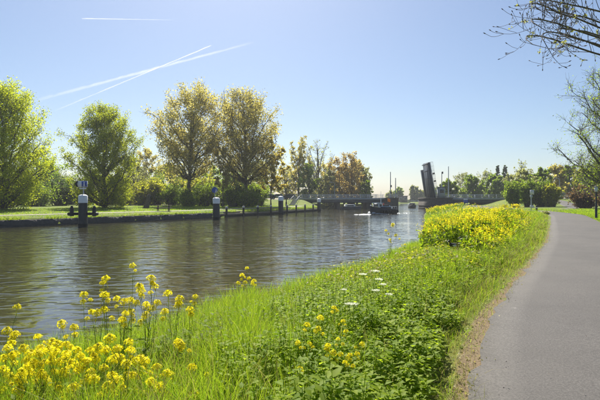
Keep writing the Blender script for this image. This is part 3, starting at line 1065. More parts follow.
def tree(name, label, x, Y, top, hw, crown_mat, leaves=12000, size=.26, bark='bark', base=.12, widest=.42, limbs=26, subs=8, twigs=5,
         fan=.5, shape=1.0, r0=None, clump=.5, seed=0, lift=None, group=None, lean=0., bare=False, hp=.85, cat='tree', XY=None, H=None, Rr=None, droop=0., twig_r=1.0):
    """Tapered trunk with limbs, branches and twigs filling an uneven crown; leaf clumps on the twigs."""
    r = np.random.default_rng(seed * 77 + 11)
    if XY is None:
        X = (x - 300) / F * Y
    else:
        X, Y = XY
    z0 = float(gz(X, Y)) if lift is None else lift
    if H is None:
        H = EYE + (HOR - top) / F * Y - z0
        Rr = hw / F * Y
    r0 = r0 or H * .019
    Rr = Rr * 1.12
    t = thing(name, label, cat, (X, Y, z0 - .05), 0, group)
    # trunk
    k = 12
    zt = np.linspace(0, H * .93, k)
    wob = np.cumsum(r.normal(0, H * .006, (k, 2)), 0)
    wob -= wob[0]
    tr = np.stack([wob[:, 0] + lean * zt, wob[:, 1], zt], -1)
    tr_r = r0 * (1 - zt / H) ** .8 + r0 * .5 * np.exp(-zt / (H * .03))
    pts = [(tr[None], tr_r[None], 9)]
    # targets of the limbs: spread over the crown envelope
    u = (np.arange(limbs) + r.uniform(.2, .8, limbs)) / limbs
    h = base + (1 - base) * u ** hp
    env = np.where(h < widest, np.sqrt(np.clip(1 - ((widest - h) / max(widest - base * .6, .05)) ** 2, .05, 1)),
                   np.clip(1 - ((h - widest) / (1 - widest)) ** (1.6 + shape), .02, 1) ** .62)
    az = np.arange(limbs) * 2.39996 + r.uniform(0, .5, limbs)
    rad = Rr * env * r.uniform(.62, 1.02, limbs)
    tgt = np.stack([rad * np.cos(az), rad * np.sin(az), h * H], -1)
    st_h = np.clip(h * H - rad * r.uniform(.5, 1.1, limbs) - fan * h * H * .35, base * H * .75, H * .85)
    sp = np.stack([np.interp(st_h, zt, tr[:, i]) for i in range(3)], -1)
    tgt[:, :2] += np.stack([np.interp(h * H, zt, tr[:, i]) for i in range(2)], -1)
    mid = sp * .45 + tgt * .55
    mid[:, 2] += -.10 * rad + droop * rad
    mid += r.normal(0, .06 * Rr, mid.shape)
    A = bez(sp, mid, tgt, 8)
    A[:, 1:-1] += r.normal(0, .018 * Rr, A[:, 1:-1].shape)
    ra = np.interp(st_h, zt, tr_r)[:, None] * .62
    ra = np.minimum(ra, .03 * np.linalg.norm(tgt - sp, axis=1)[:, None] + .02) * np.linspace(1, .22, 8)[None]
    pts.append((A, ra, 6))
    # branches
    A2 = np.concatenate([A, bez(tr[None, 4], tr[None, 8], tr[None, -1], 8)] if not bare else [A, bez(tr[None, 5], tr[None, 8], tr[None, -1], 8)])
    m = len(A2) * subs
    idx = np.repeat(np.arange(len(A2)), subs)
    tt = np.tile((np.arange(subs) + .5) / subs, len(A2)) * .78 + .22 + r.uniform(-.04, .04, m)
    s0 = pick(A2[idx], np.clip(tt, 0, 1))
    tan = A2[idx, -1] - A2[idx, 0]
    ll = np.linalg.norm(tan, axis=1, keepdims=True)
    tan /= ll
    d = r.normal(size=(m, 3)) * .75 + tan * .75
    d[:, 2] += .35 - droop
    d /= np.linalg.norm(d, axis=1, keepdims=True)
    bl = Rr * r.uniform(.2, .42, m)[:, None] * (1.15 - .45 * tt[:, None])
    e = s0 + d * bl
    mm = (s0 + e) / 2 + r.normal(0, .1, (m, 3)) * bl
    B = bez(s0, mm, e, 5)
    rb = np.maximum(.006 * H / 15, r0 * .11) * np.linspace(1, .3, 5)[None] * r.uniform(.7, 1.2, m)[:, None]
    pts.append((B, rb * np.ones((m, 1)), 4))
    # twigs
    n = m * twigs
    idx = np.repeat(np.arange(m), twigs)
    tt = r.uniform(.25, 1, n)
    s1 = pick(B[idx], tt)
    d = r.normal(size=(n, 3)) + (B[idx, -1] - B[idx, 0]) / bl[idx] * .8
    d[:, 2] += .3 - droop
    d /= np.linalg.norm(d, axis=1, keepdims=True)
    tl = Rr * r.uniform(.08, .2, n)[:, None]
    e1 = s1 + d * tl
    C = bez(s1, (s1 + e1) / 2 + r.normal(0, .08, (n, 3)) * tl, e1, 3)
    pts.append((C, np.full((n, 3), max(.006, r0 * .035)) * np.array([1, .8, .4]) * twig_r, 3))
    tb = MB()
    for p, rr_, ns in pts:
        V, q = tubes(p, np.broadcast_to(rr_, p.shape[:2]), ns)
        tb.add(V, q)
    tb.build('trunk', bark, t, True)
    if leaves:
        keep = (r.random(n) < (.85 if not bare else .5)) & (r.random(m) < .78)[np.repeat(np.arange(m), twigs)]       # some twigs stay bare
        Ck = C[keep]
        per = max(1, leaves // len(Ck))
        idx = np.repeat(np.arange(len(Ck)), per)
        c = pick(Ck[idx], r.uniform(.1, 1, len(idx)))
        c = c + r.normal(0, clump * Rr * .07, c.shape)
        V, q = leaf_quads(c, size, r)
        obj('crown', raw_mesh('crown', V, q), crown_mat, t)
    return t


def shrub(name, label, x, Y, top, hw, mat, leaves=5000, size=.22, seed=0, group=None, depth=1.0, lump=5, cat='shrub', XY=None, H=None, Rr=None, bark='twig'):
    r = np.random.default_rng(seed * 31 + 5)
    if XY is None: X = (x - 300) / F * Y
    else: X, Y = XY
    z0 = float(gz(X, Y))
    if H is None:
        H = EYE + (HOR - top) / F * Y - z0
        Rr = hw / F * Y
    t = thing(name, label, cat, (X, Y, z0 - .05), 0, group)
    cx = r.uniform(-.62, .62, lump) * Rr
    cy = r.uniform(-.5, .5, lump) * Rr * depth
    cr = r.uniform(.38, .55, lump) * Rr
    ch = r.uniform(.62, 1.0, lump) * H
    cx[0] *= .2; ch[0] = H
    st = 9 * lump
    i = np.repeat(np.arange(lump), 9)
    e = np.stack([cx[i] + r.normal(0, .55, st) * cr[i], cy[i] + r.normal(0, .55, st) * cr[i], ch[i] * r.uniform(.6, .95, st)], -1)
    b0 = np.stack([cx[i] * .5 + r.normal(0, .08, st) * Rr, cy[i] * .5 + r.normal(0, .08, st) * Rr, 0 * i], -1)
    A = bez(b0, b0 * .4 + e * .6 + r.normal(0, .05, (st, 3)) * Rr, e, 6)
    rr_ = np.linspace(1, .25, 6)[None] * np.full((st, 1), .012 * H + .008)
    sb = MB()
    sb.add(*tubes(A, rr_, 4))
    nb = st * 7
    j = np.repeat(np.arange(st), 7)
    s = pick(A[j], r.uniform(.15, 1, nb))
    e2 = s + r.normal(0, .19, (nb, 3)) * (Rr * .6 + H * .25) + np.array((0, 0, .05 * H))
    e2[:, 2] = np.clip(e2[:, 2], .05 * H, H * 1.06)
    B = bez(s, (s + e2) / 2 + r.normal(0, .03, (nb, 3)) * Rr, e2, 4)
    sb.add(*tubes(B, np.array([[.010, .008, .006, .003]]) * np.ones((nb, 1)) * (H / 3 + .4), 3))
    sb.build('stems', bark, t, True)
    c = pick(B[np.repeat(np.arange(nb), max(1, leaves // nb))], r.uniform(.15, 1, nb * max(1, leaves // nb)))
    c = c + r.normal(0, .055 * Rr + .03, c.shape)
    c[:, 2] = np.clip(c[:, 2], .03, None)
    V, q = leaf_quads(c, size, r, .3)
    obj('foliage', raw_mesh('foliage', V, q), mat, t)
    return t


FB = 'trees on the far bank'
tree('lime_tree', 'biggest bright green tree on the far bank, cut by the left edge of the view', 4, 62, 91, 42, 'lime', 60000, .135, base=.02, widest=.45, hp=.72, limbs=60, subs=9, twigs=6, fan=.2, seed=1, group=FB, clump=.7)
tree('lime_tree', 'rounded bright green tree behind the mooring post with the blue and white board', 105, 75, 112, 33, 'lime', 56000, .14, base=.02, widest=.40, hp=.74, limbs=58, subs=9, twigs=6, fan=.2, seed=2, group=FB, clump=.7)
tree('poplar_tree', 'tall brown-leaved spreading tree, left one of the tall pair on the far bank', 190, 95, 91, 36, 'brown_leaf', 30000, .21, base=.30, widest=.62, hp=.8, limbs=40, subs=9, twigs=6, fan=.25, shape=1.8, seed=3, group=FB, clump=.75, r0=.42)
tree('poplar_tree', 'tall brown-leaved spreading tree, right one of the tall pair on the far bank', 246, 98, 94, 36, 'brown_leaf', 31000, .21, base=.28, widest=.60, hp=.8, limbs=40, subs=9, twigs=6, fan=.25, shape=1.8, seed=4, group=FB, clump=.75, r0=.5)
tree('young_tree', 'small golden-leaved young tree right of the tall brown pair', 271, 100, 141, 15, 'gold_leaf', 3200, .34, base=.28, widest=.6, limbs=16, subs=6, twigs=4, fan=.6, seed=5, group=FB, r0=.13)
tree('young_tree', 'slender dark young tree between the two tall brown trees', 222.5, 92, 146, 10, 'brown_leaf', 1500, .3, base=.35, widest=.65, limbs=12, subs=6, twigs=4, fan=.6, seed=6, group=FB, r0=.12)

BGT = [
    # x, Y, top, hw, material, leaves, label, kwargs
    (48, 118, 160, 22, 'green', 5200, 'round mid-green tree filling the gap between the two big bright green trees', {}),
    (-18, 112, 130, 24, 'green', 5000, 'mid-green tree behind the big bright tree, mostly outside the view', {}),
    (147, 128, 149, 15, 'brown_leaf', 2200, 'brownish half-bare tree behind the broken trunk', dict(bare=True)),
    (131, 122, 160, 13, 'yellow_green', 3600, 'yellow-green tree just right of the second bright green tree', {}),
    (169, 132, 166, 17, 'yellow_green', 3800, 'low yellow-green tree behind the left tall brown tree', {}),
    (212, 130, 168, 17, 'green', 3600, 'mid-green tree behind the post with the round blue sign', {}),
    (262, 138, 162, 15, 'grey_leaf', 1500, 'grey-green thin tree behind the golden young tree', dict(bare=True)),
    (286, 138, 163, 14, 'grey_leaf', 500, 'bare purple-grey tree behind the street lamp', dict(bare=True)),
    (299, 141, 137.5, 12, 'brown_leaf', 2600, 'narrow tall tree with brown leaves at its top, left of the bare one', dict(base=.35, widest=.75, fan=.9)),
    (319, 142, 140, 17, 'pale_bud', 450, 'tall bare grey tree behind the left end of the bridge', dict(base=.25, widest=.65, fan=.9, bare=True, subs=10, twigs=7)),
    (308, 136, 164, 11, 'green', 4200, 'dark green bushy tree low behind the bridge railing end', dict(base=.04)),
    (338, 140, 160, 14, 'orange_leaf', 3600, 'orange-brown tree behind the bridge, left one of two', {}),
    (351, 141, 153.5, 15, 'orange_leaf', 3600, 'taller orange-brown tree behind the bridge', dict(fan=.7)),
    (329, 138, 172, 12, 'grey_leaf', 3200, 'low grey-green tree between the bare tree and the orange-brown ones', dict(base=.05)),
    (290, 146, 170, 12, 'brown_leaf', 2600, 'muted brown tree behind the dark parked car', dict(base=.05)),
    (327, 150, 163, 13, 'brown_leaf', 2600, 'soft brown tree standing behind the tall bare one', dict(base=.06)),
    (344, 150, 166, 13, 'grey_leaf', 2600, 'greyish tree behind the gap of the two orange-brown ones', dict(base=.06)),
    (357, 152, 160, 11, 'brown_leaf', 2600, 'muted brown tree between the taller orange-brown one and the rounded grey-green one', dict(base=.08)),
    (312, 152, 158, 12, 'grey_leaf', 1600, 'thin grey tree between the narrow brown tree and the bare one', dict(base=.1)),
    (363, 146, 166, 11, 'grey_leaf', 3400, 'rounded grey-green tree at the right end of the row behind the bridge', dict(base=.06)),
    (366, 140, 180, 7, 'green', 1800, 'small green tree at the water side right of the orange-brown trees', dict(base=.05)),
    (398.5, 290, 188, 4.5, 'green', 1200, 'far hazy green tree above the low dark building', {}),
    (391, 300, 192, 6, 'grey_leaf', 1200, 'far pale tree left of the low dark building', {}),
    (412.5, 292, 185.5, 3.2, 'grey_leaf', 1500, 'first and tallest of three distant narrow poplars', dict(base=.06, widest=.35, fan=1.2)),
    (416.7, 294, 186.5, 2.5, 'grey_leaf', 1300, 'middle one of three distant narrow poplars', dict(base=.06, widest=.35, fan=1.2)),
    (420.6, 296, 189.5, 2.4, 'grey_leaf', 1100, 'last and lowest of three distant narrow poplars', dict(base=.06, widest=.35, fan=1.2)),
    (425.5, 300, 190, 5, 'yellow_green', 1600, 'distant pale green round tree close to the raised bridge leaf', {}),
    (434, 290, 188, 6, 'green', 1500, 'distant green tree behind the foot of the raised bridge leaf', {}),
    (451, 148, 181, 9, 'green', 4200, 'dark round tree right of the tall pale masts', dict(base=.04)),
    (443, 160, 184, 6, 'green', 1800, 'small dark green tree right behind the bridge machine house', dict(base=.05)),
    (473, 150, 177.5, 12, 'green', 5200, 'round green tree behind the middle of the right bridge span', dict(base=.05)),
    (494, 152, 177, 11, 'green', 5000, 'round green tree behind the right end of the bridge', dict(base=.05)),
    (462, 195, 173, 11, 'pale_bud', 700, 'bare grey tree behind the dark round tree near the masts', dict(bare=True)),
    (485, 195, 172, 11, 'pale_bud', 700, 'bare grey tree between the two round green trees', dict(bare=True)),
    (497.3, 185, 166, 3.4, 'dark_green', 2200, 'left one of two dark pointed conifers behind the bridge', dict(base=.05, widest=.12, fan=0, shape=0)),
    (505.2, 185, 165.5, 3.4, 'dark_green', 2200, 'right one of two dark pointed conifers behind the bridge', dict(base=.05, widest=.12, fan=0, shape=0)),
    (509, 165, 176, 8, 'grey_leaf', 1800, 'grey-green tree below the right conifer', {}),
    (521, 140, 160, 9, 'pale_bud', 300, 'thin bare tree sticking up behind the big hedge', dict(bare=True, fan=.9)),
    (523, 112, 171, 13, 'grey_leaf', 5200, 'brownish green tree behind the left half of the hedge', dict(base=.06)),
    (542, 118, 170, 11, 'green', 4800, 'green tree behind the right half of the hedge', dict(base=.06)),
    (556, 134, 167, 12, 'brown_leaf', 4200, 'brownish olive tree behind the parked cars', dict(base=.06)),
    (569, 138, 168, 10, 'green', 4200, 'olive green tree right above the dark parked car', dict(base=.06)),
    (584, 128, 170, 13, 'yellow_green', 4200, 'yellow-green tree behind the reddish bush', dict(base=.06)),
    (604, 120, 158, 18, 'green', 4200, 'green tree behind the twiggy tree, cut by the right edge of the view', {}),
]
for i, (x, Y, top, hw, mat, nl, lab, kw) in enumerate(BGT):
    kk = dict(limbs=20, subs=7, twigs=4, base=.12, fan=.4, clump=.8)
    kk.update(kw)
    nm = 'conifer_tree' if 'conifer' in lab else ('poplar_tree' if 'poplar' in lab else ('bare_tree' if kw.get('bare') else 'broadleaf_tree'))
    tree(nm, lab, x, Y, top, hw, mat, int(nl * (1.35 if 285 < x < 375 else 2)), Y * .0023 if Y < 200 else Y * .0028, seed=20 + i, group='trees behind the bridge and lawns', bark='bark_grey' if kw.get('bare') else 'bark', **kk)

SHR = [
    (36, 84, 178, 17, 'green', 'broad green shrub at the foot of the big bright green tree'),
    (62, 92, 172, 13, 'dark_green', 'dark shrub between the two bright green trees'),
    (84, 96, 180, 10, 'green', 'green shrub left behind the board-carrying mooring post'),
    (126, 98, 182, 11, 'yellow_green', 'yellow-green shrub right below the second bright green tree'),
    (143, 96, 178, 10, 'yellow_green', 'yellow-green shrub directly behind the leaning broken trunk'),
    (157, 98, 176, 11, 'yellow_green', 'yellow-green shrub above the picnic table'),
    (174, 97, 184, 10, 'green', 'mid-green shrub right of the picnic table'),
    (187, 92, 188, 9, 'green', 'low green shrub hiding the trunk foot of the left tall brown tree'),
    (203, 97, 180, 10, 'green', 'green shrub just left of the post with the round sign'),
    (219, 99, 181, 9, 'green', 'green shrub behind the slender young tree'),
    (233, 95, 180, 9, 'green', 'green shrub left of the right tall brown trunk'),
    (247, 93, 189, 10, 'green', 'low green shrub round the right tall brown trunk'),
    (259, 104, 182, 8, 'green', 'green shrub left of the golden young tree'),
    (108, 108, 168, 12, 'green', 'shrub mostly hidden behind the second bright green tree'),
    (16, 96, 176, 14, 'dark_green', 'dark shrub hidden behind the biggest bright green tree'),
]
for i, (x, Y, top, hw, mat, lab) in enumerate(SHR):
    shrub('shrub', lab, x, Y, top, hw * 1.55, mat, 6500, .20, lump=8, seed=100 + i, group='shrubs along the back of the far lawn')

for i, (x, lab) in enumerate([
    (-6, 'back-row bush at the far left, behind the biggest bright green tree'), (22, 'back-row bush behind the right side of the biggest bright green tree'),
    (50, 'back-row bush in the gap between the two bright green trees'), (76, 'back-row bush left behind the post with the blue and white board'),
    (98, 'back-row bush straight behind the second bright green tree'), (122, 'back-row bush right behind the second bright green tree'),
    (140, 'back-row bush left behind the leaning broken trunk'), (158, 'back-row bush behind the shrub above the picnic table'),
    (178, 'back-row bush left behind the left tall brown trunk'), (197, 'back-row bush right behind the left tall brown trunk'),
    (214, 'back-row bush behind the post with the round blue sign'), (232, 'back-row bush between the slender tree and the right tall brown trunk'),
    (250, 'back-row bush right behind the right tall brown trunk')]):
    shrub('shrub', lab, x, 108 + 5 * (i % 3), [170, 176, 166, 174, 168, 172, 165, 170, 174][i % 9], 17, ['green', 'yellow_green', 'grey_leaf', 'green'][i % 4], 6500, .23, lump=9, seed=170 + i, group='shrubs along the back of the far lawn')

HG = 'bushes of the big hedge by the path fork'
for i, (x, Y, top, hw, mat, lab) in enumerate([
    (516, 92, 179, 10, 'green', 'bush at the canal end of the big hedge'),
    (528, 93, 175.5, 11, 'green', 'tallest bush of the hedge, behind the white-plated sign'),
    (541, 92, 178.5, 11, 'green', 'middle bush of the hedge right of the white-plated sign'),
    (551, 90, 180.5, 9, 'yellow_green', 'bush at the path end of the big hedge')]):
    shrub('hedge_bush', lab, x, Y, top, hw, mat, 9500, .19, seed=140 + i, group=HG, depth=.7, lump=6)
shrub('reddish_bush', 'reddish brown bush on the lawn right of the cycle path', 586, 76, 186, 15, 'red_leaf', 9000, .2, seed=150, lump=7)
shrub('reddish_bush', 'reddish brown bush at the right edge, behind the slim lamp post', 606, 72, 184, 14, 'red_leaf', 6000, .2, seed=151, lump=6)
shrub('shrub', 'small grey-green shrub beside the bollard at the edge of the cycle path', 546, 47, 212, 6.5, 'grey_leaf', 2600, .09, seed=152)
shrub('broom_shrub', 'yellow flowering shrub on the grass slope before the right bridge end', 515.5, 86, 203.5, 4.5, 'petal', 1500, .12, seed=153)
shrub('broom_shrub', 'lower yellowish shrub left of the yellow flowering one by the slope', 505, 88, 204.5, 3.5, 'yellow_green', 1200, .12, seed=154)

# twiggy trees right of the path
tree('twiggy_tree', 'half-bare twiggy tree with first green leaves right of the cycle path', 0, 0, 0, 0, 'green', 16000, .085, twig_r=1.35, bark='bark_grey', base=.14, widest=.5,
     limbs=46, subs=13, twigs=12, fan=.5, seed=201, bare=True, XY=(29.2, 42), H=14.2, Rr=5.0, r0=.24, clump=.5)


def overhang():
    """The near tree whose trunk stands beyond the right edge; its boughs reach over the path."""
    X0, Y0 = 13.4, 14.0
    z0 = float(gz(X0, Y0))
    r = np.random.default_rng(9)
    t = thing('overhanging_tree', 'near bare tree whose budding boughs with upturned twigs reach in at the top right', 'tree', (X0, Y0, z0 - .05))
    o = np.array((X0, Y0, z0))
    zt = np.linspace(0, 9.5, 10)
    tr = np.stack([-.02 * zt + .06 * np.sin(zt), .05 * np.cos(zt * .8) - .05, zt], -1)
    mb = MB()
    mb.add(*tubes(tr[None], (.27 * (1 - zt / 11) + .12 * np.exp(-zt / .5))[None], 12))
    tips = [  # end pixel, depth, start height, mid pixel
        ((524, 11), 10.6, 5.2, (570, 14)), ((528, 30), 10.2, 4.8, (566, 26)), ((527, 46), 10.6, 4.4, (565, 38)), ((536, 56), 10.9, 4.2, (578, 40)),
        ((533, 2), 11.5, 6.2, (575, 4)), ((562, 52), 12.2, 4.4, (588, 42)), ((548, -12), 11.0, 7.0, (580, -8)), 
        ((538, 18), 12.6, 5.4, (580, 16)), ((562, 38), 9.6, 5.0, (590, 30))]
    A, r_ = [], []
    for (ex, ey), d, sh, (mx_, my) in tips:
        ex = 600 - (600 - ex) * .72
        e = np.array(P(ex, ey, d)) - o
        m = np.array(P(mx_, my, (d + Y0) / 2 - .2)) - o
        s = np.array((np.interp(sh, zt, tr[:, 0]), np.interp(sh, zt, tr[:, 1]), sh))
        tt = np.linspace(0, 1, 14)[:, None]
        m2 = m * 2 - (s + e) / 2
        c = (1 - tt) ** 2 * s + 2 * tt * (1 - tt) * m2 + tt ** 2 * e
        c[1:-1] += np.cumsum(r.normal(0, .018, (12, 3)), 0)
        A.append(c)
        r_.append(np.linspace(.034, .006, 14))
    A, r_ = np.array(A), np.array(r_)
    mb.add(*tubes(A, r_, 7))
    tw, twr = [], []
    def shoot(p, d, L, rad, depth):
        k = 7
        q = [np.array(p)]
        d = d / np.linalg.norm(d)
        for i in range(k - 1):
            d = d + r.normal(0, .10, 3) + np.array((0, 0, .02 + .42 * (i / k) ** 2))
            d /= np.linalg.norm(d)
            q.append(q[-1] + d * L / (k - 1))
        tw.append(q); twr.append(np.linspace(rad, rad * .55, k))
        if depth:
            for i in range(2, k):
                if r.random() < .72:
                    dd = d * .5 + r.normal(0, .6, 3); dd[2] += .25
                    shoot(q[i - (1 if i == k - 1 else 0)], dd, L * r.uniform(.32, .6), rad * .62, depth - 1)
    for c, rr_ in zip(A, r_):
        n = len(c)
        for i in range(5, n - 1):
            for _ in range(1 if r.random() < .45 else 2):
                tan = c[i + 1] - c[i - 1]
                tan /= np.linalg.norm(tan)
                d = tan * .7 + r.normal(0, .55, 3)
                d[2] += r.choice([.25, .25, -.35])
                shoot(c[i], d, r.uniform(.4, .95), max(.0065, rr_[i] * .5), 1 if r.random() < .8 else 0)
        shoot(c[-1], c[-1] - c[-2] + (0, 0, .05), .35, .007, 1)
    tw, twr = np.array(tw), np.array(twr)
    mb.add(*tubes(tw, np.maximum(twr * .8, .0042), 4))
    mb.build('trunk', 'bark', t, True)
    # buds and a few unfolding leaves at the shoot ends
    ends = tw[:, -1]
    d = tw[:, -1] - tw[:, -2]
    d /= np.linalg.norm(d, axis=1, keepdims=True)
    b = MB()
    bp = np.stack([ends, ends + d * .03, ends + d * .06], 1)
    b.add(*tubes(bp, np.array([[.008, .013, .003]]) * np.ones((len(bp), 1)), 5))
    tag(b.build('buds', 'twig', t, True), kind='stuff')
    k = r.random(len(ends)) < .10
    c = np.repeat(ends[k], 5, 0) + r.normal(0, .03, (k.sum() * 5, 3))
    V, q = leaf_quads(c, .05, r)
    obj('crown', raw_mesh('crown', V, q), 'pale_bud', t)


overhang()

# ------------------------------------------------------------------ contrails high above
def contrail(label, a, b, wpx, dens, seed, za=2400.):
    m, n, l, bs = new_mat('vapour')
    bs.inputs['Base Color'].default_value = (.9, .91, .93, 1)
    bs.inputs['Roughness'].default_value = 1
    bs.inputs['Specular IOR Level'].default_value = 0
    at = N(n, 'ShaderNodeAttribute', attribute_name='dens')
    lw = N(n, 'ShaderNodeLayerWeight'); lw.inputs[0].default_value = .5
    inv = N(n, 'ShaderNodeMath', operation='SUBTRACT'); inv.inputs[0].default_value = 1
    l.new(lw.outputs['Facing'], inv.inputs[1])
    pw = N(n, 'ShaderNodeMath', operation='POWER'); pw.inputs[1].default_value = 1.6
    l.new(inv.outputs[0], pw.inputs[0])
    mu = N(n, 'ShaderNodeMath', operation='MULTIPLY')
    l.new(pw.outputs[0], mu.inputs[0]); l.new(at.outputs['Fac'], mu.inputs[1])
    tb = N(n, 'ShaderNodeBsdfTransparent')
    tl = N(n, 'ShaderNodeBsdfTranslucent'); tl.inputs[0].default_value = (.95, .95, .96, 1)
    m0 = N(n, 'ShaderNodeMixShader'); m0.inputs[0].default_value = .6
    l.new(bs.outputs[0], m0.inputs[1]); l.new(tl.outputs[0], m0.inputs[2])
    mx = N(n, 'ShaderNodeMixShader')
    l.new(mu.outputs[0], mx.inputs[0]); l.new(tb.outputs[0], mx.inputs[1]); l.new(m0.outputs[0], mx.inputs[2])
    l.new(mx.outputs[0], n['Material Output'].inputs[0])
    r = np.random.default_rng(seed)
    k = 90
    A, B = (np.array(P(x, y, (za - EYE) * F / (HOR - y))) for x, y in (a, b))
    t = np.linspace(0, 1, k)
    pts = A + (B - A) * t[:, None]
    Ym = pts[:, 1]
    wn = np.array([mnoise.noise((q * 9, seed, 0)) for q in t])
    wn2 = np.array([mnoise.noise((q * 26, seed, 5)) for q in t])
    rad = wpx[0] + (wpx[1] - wpx[0]) * t
    rad = rad / F * Ym * .5 * (1 + .3 * wn + .2 * wn2)
    pts[:, 2] += rad * .35 * wn2
    V, q = tubes(pts[None], rad[None], 14)
    me = raw_mesh('contrail', V, q, smooth=True)
    dn = np.interp(t, [0, .12, .5, .85, 1], dens) * (1 + .35 * wn + .25 * wn2)
    me.attributes.new('dens', 'FLOAT', 'POINT').data.foreach_set('value', np.repeat(np.clip(dn, 0, 1), 14).astype(np.float32))
    tag(obj('contrail', me, m), label, 'contrail', 'condensation trails in the sky')


contrail('broad soft vapour trail crossing under the sharper one above the trees', (30, 102), (258, 41), (4.5, 2.6), (0, .2, .36, .24, 0), 4)
contrail('sharp thin vapour trail climbing to the right across the broader one', (52, 112), (211, 45.5), (1.6, 1.3), (0, .4, .7, .8, .5), 8)
contrail('short faint level vapour trail standing alone high in the sky', (82, 18.4), (180, 20), (1.2, 1.0), (.14, .24, .12, .05, 0), 12)

# ------------------------------------------------------------------ bank vegetation
def blades(base, h, w, r, lean=.5, segs=3):
    """Curved tapering blades standing on base points."""
    n = len(base)
    az = r.uniform(0, 2 * math.pi, n)
    d = np.stack([np.cos(az), np.sin(az), 0 * az], -1)
    sd = np.stack([-np.sin(az), np.cos(az), 0 * az], -1)
    ra = r.uniform(0, 2 * math.pi, n)[:, None]
    sd = sd * np.cos(ra) + d * np.sin(ra)
    ln = np.abs(r.normal(0, lean, n)) + .08
    V = []
    for k in range(segs):
        t = k / segs
        c = base + d * (h * ln * t ** 1.9)[:, None] + np.array((0, 0, 1.)) * (h * (t - .25 * ln * t * t))[:, None]
        ww = (w * (1 - t * .72) * .5)[:, None]
        V += [c - sd * ww, c + sd * ww]
    V.append(base + d * (h * ln)[:, None] + np.array((0, 0, 1.)) * (h * (1 - .25 * ln))[:, None])
    m = 2 * segs + 1
    V = np.stack(V, 1)
    o = np.arange(n)[:, None] * m
    q = np.concatenate([o + np.array([[2 * k, 2 * k + 1, 2 * k + 3, 2 * k + 2]]) for k in range(segs - 1)]) if segs > 1 else None
    t = o + np.array([[2 * segs - 2, 2 * segs - 1, 2 * segs]])
    return V.reshape(-1, 3), q, t


def bank_points(n, y0, y1, r, f0=0., f1=1., pw=1.0):
    """Random points of the near bank between water (0) and path (1), denser close by."""
    u = r.random(n)
    y = y0 * (y1 / y0) ** (u ** pw)
    f = r.uniform(f0, f1, n)
    a, b = Ex(y) - .1, Lx(y) - .2
    return a + (b - a) * f, y, f


def fbm(x, y, s, seed):
    return np.array([mnoise.noise((a * s, b * s, seed)) for a, b in zip(x, y)])


DUCKS = [((453 - 300) / F * 13.6, 13.6), ((465 - 300) / F * 14.4, 14.4)]


def trodden(x, y):
    """Where the ducks have flattened the growth around them."""
    k = np.zeros(len(x), bool)
    for dx, dy in DUCKS:
        k |= (np.hypot(x - dx, y - dy) < .3) | ((np.abs(x - dx * y / dy) < .25) & (y < dy) & (y > dy - 1.7))
    return k


def in_view(x, y, pad=60):
    px = 300 + x / y * F
    return (px > -pad) & (px < 600 + pad)


r = np.random.default_rng(21)
# long grass of the bank
x, y, f = bank_points(250000, 2.2, 60, r, 0, 1, 1.25)
k = in_view(x, y)
x, y, f = x[k], y[k], f[k]
nz = fbm(x, y, .55, 1.) + .5 * fbm(x, y, 2.1, 4.)
edge = (Lx(y) - x)
hgt = (.36 + .16 * nz + .10 * r.random(len(x))) * np.clip(.25 + edge / 1.6, .22, 1)
hgt = hgt * np.where(trodden(x, y), .55, 1) * np.clip(.75 + y / 40, .75, 1.1) * np.where((300 + x / y * F < 260) & (y < 10), 1.3, 1)
keep = (r.random(len(x)) < np.clip((edge + .03) / .4, .12, 1) * np.clip(.75 + nz, .25, 1))
x, y, hgt, edge = x[keep], y[keep], hgt[keep], edge[keep]
base = np.stack([x, y, gz(x, y) - .02], -1)
dry = r.random(len(x)) < np.where(edge < .8, .5, .11)
for nm, kk, mt in (('bank_grass', ~dry, 'grass'), ('dry_grass', dry, 'grass_dry')):
    wd = r.uniform(.0035, .0075, kk.sum()) * np.clip(y[kk] / 6, 1, 5)
    V, q, t = blades(base[kk], hgt[kk] * r.uniform(.6, 1.25, kk.sum()), wd, r, .55)
    tag(obj(nm, raw_mesh(nm, V, q, t), mt), kind='stuff')

n = 3200
x, y, f = bank_points(n, 2.4, 22, r, .02, .93, 1.1)
k = (fbm(x, y, .7, 88.) > -.05) & ~trodden(x, y)
x, y = x[k], y[k]
V, q, t = blades(np.stack([x, y, gz(x, y) - .02], -1), r.uniform(.4, .78, len(x)), r.uniform(.004, .007, len(x)), r, .35)
tag(obj('dead_stalks', raw_mesh('dead_stalks', V, q, t), 'grass_dry'), kind='stuff')

# short turf along the right of the path and on the lawn beyond
n = 42000
yy = 16 * (75 / 16) ** r.random(n)
xx = Lx(yy) + 3.32 + np.abs(r.normal(0, 1, n)) * 4 * (yy / 30)
k = in_view(xx, yy, 20)
xx, yy = xx[k], yy[k]
wd = r.uniform(.008, .014, len(xx)) * np.clip(yy / 12, 1, 4)
V, q, t = blades(np.stack([xx, yy, gz(xx, yy) - .01], -1), r.uniform(.05, .13, len(xx)) * np.clip(yy / 30, .7, 1.5), wd, r, .6, 2)
tag(obj('lawn_grass', raw_mesh('lawn_grass', V, q, t), 'grass'), kind='stuff')

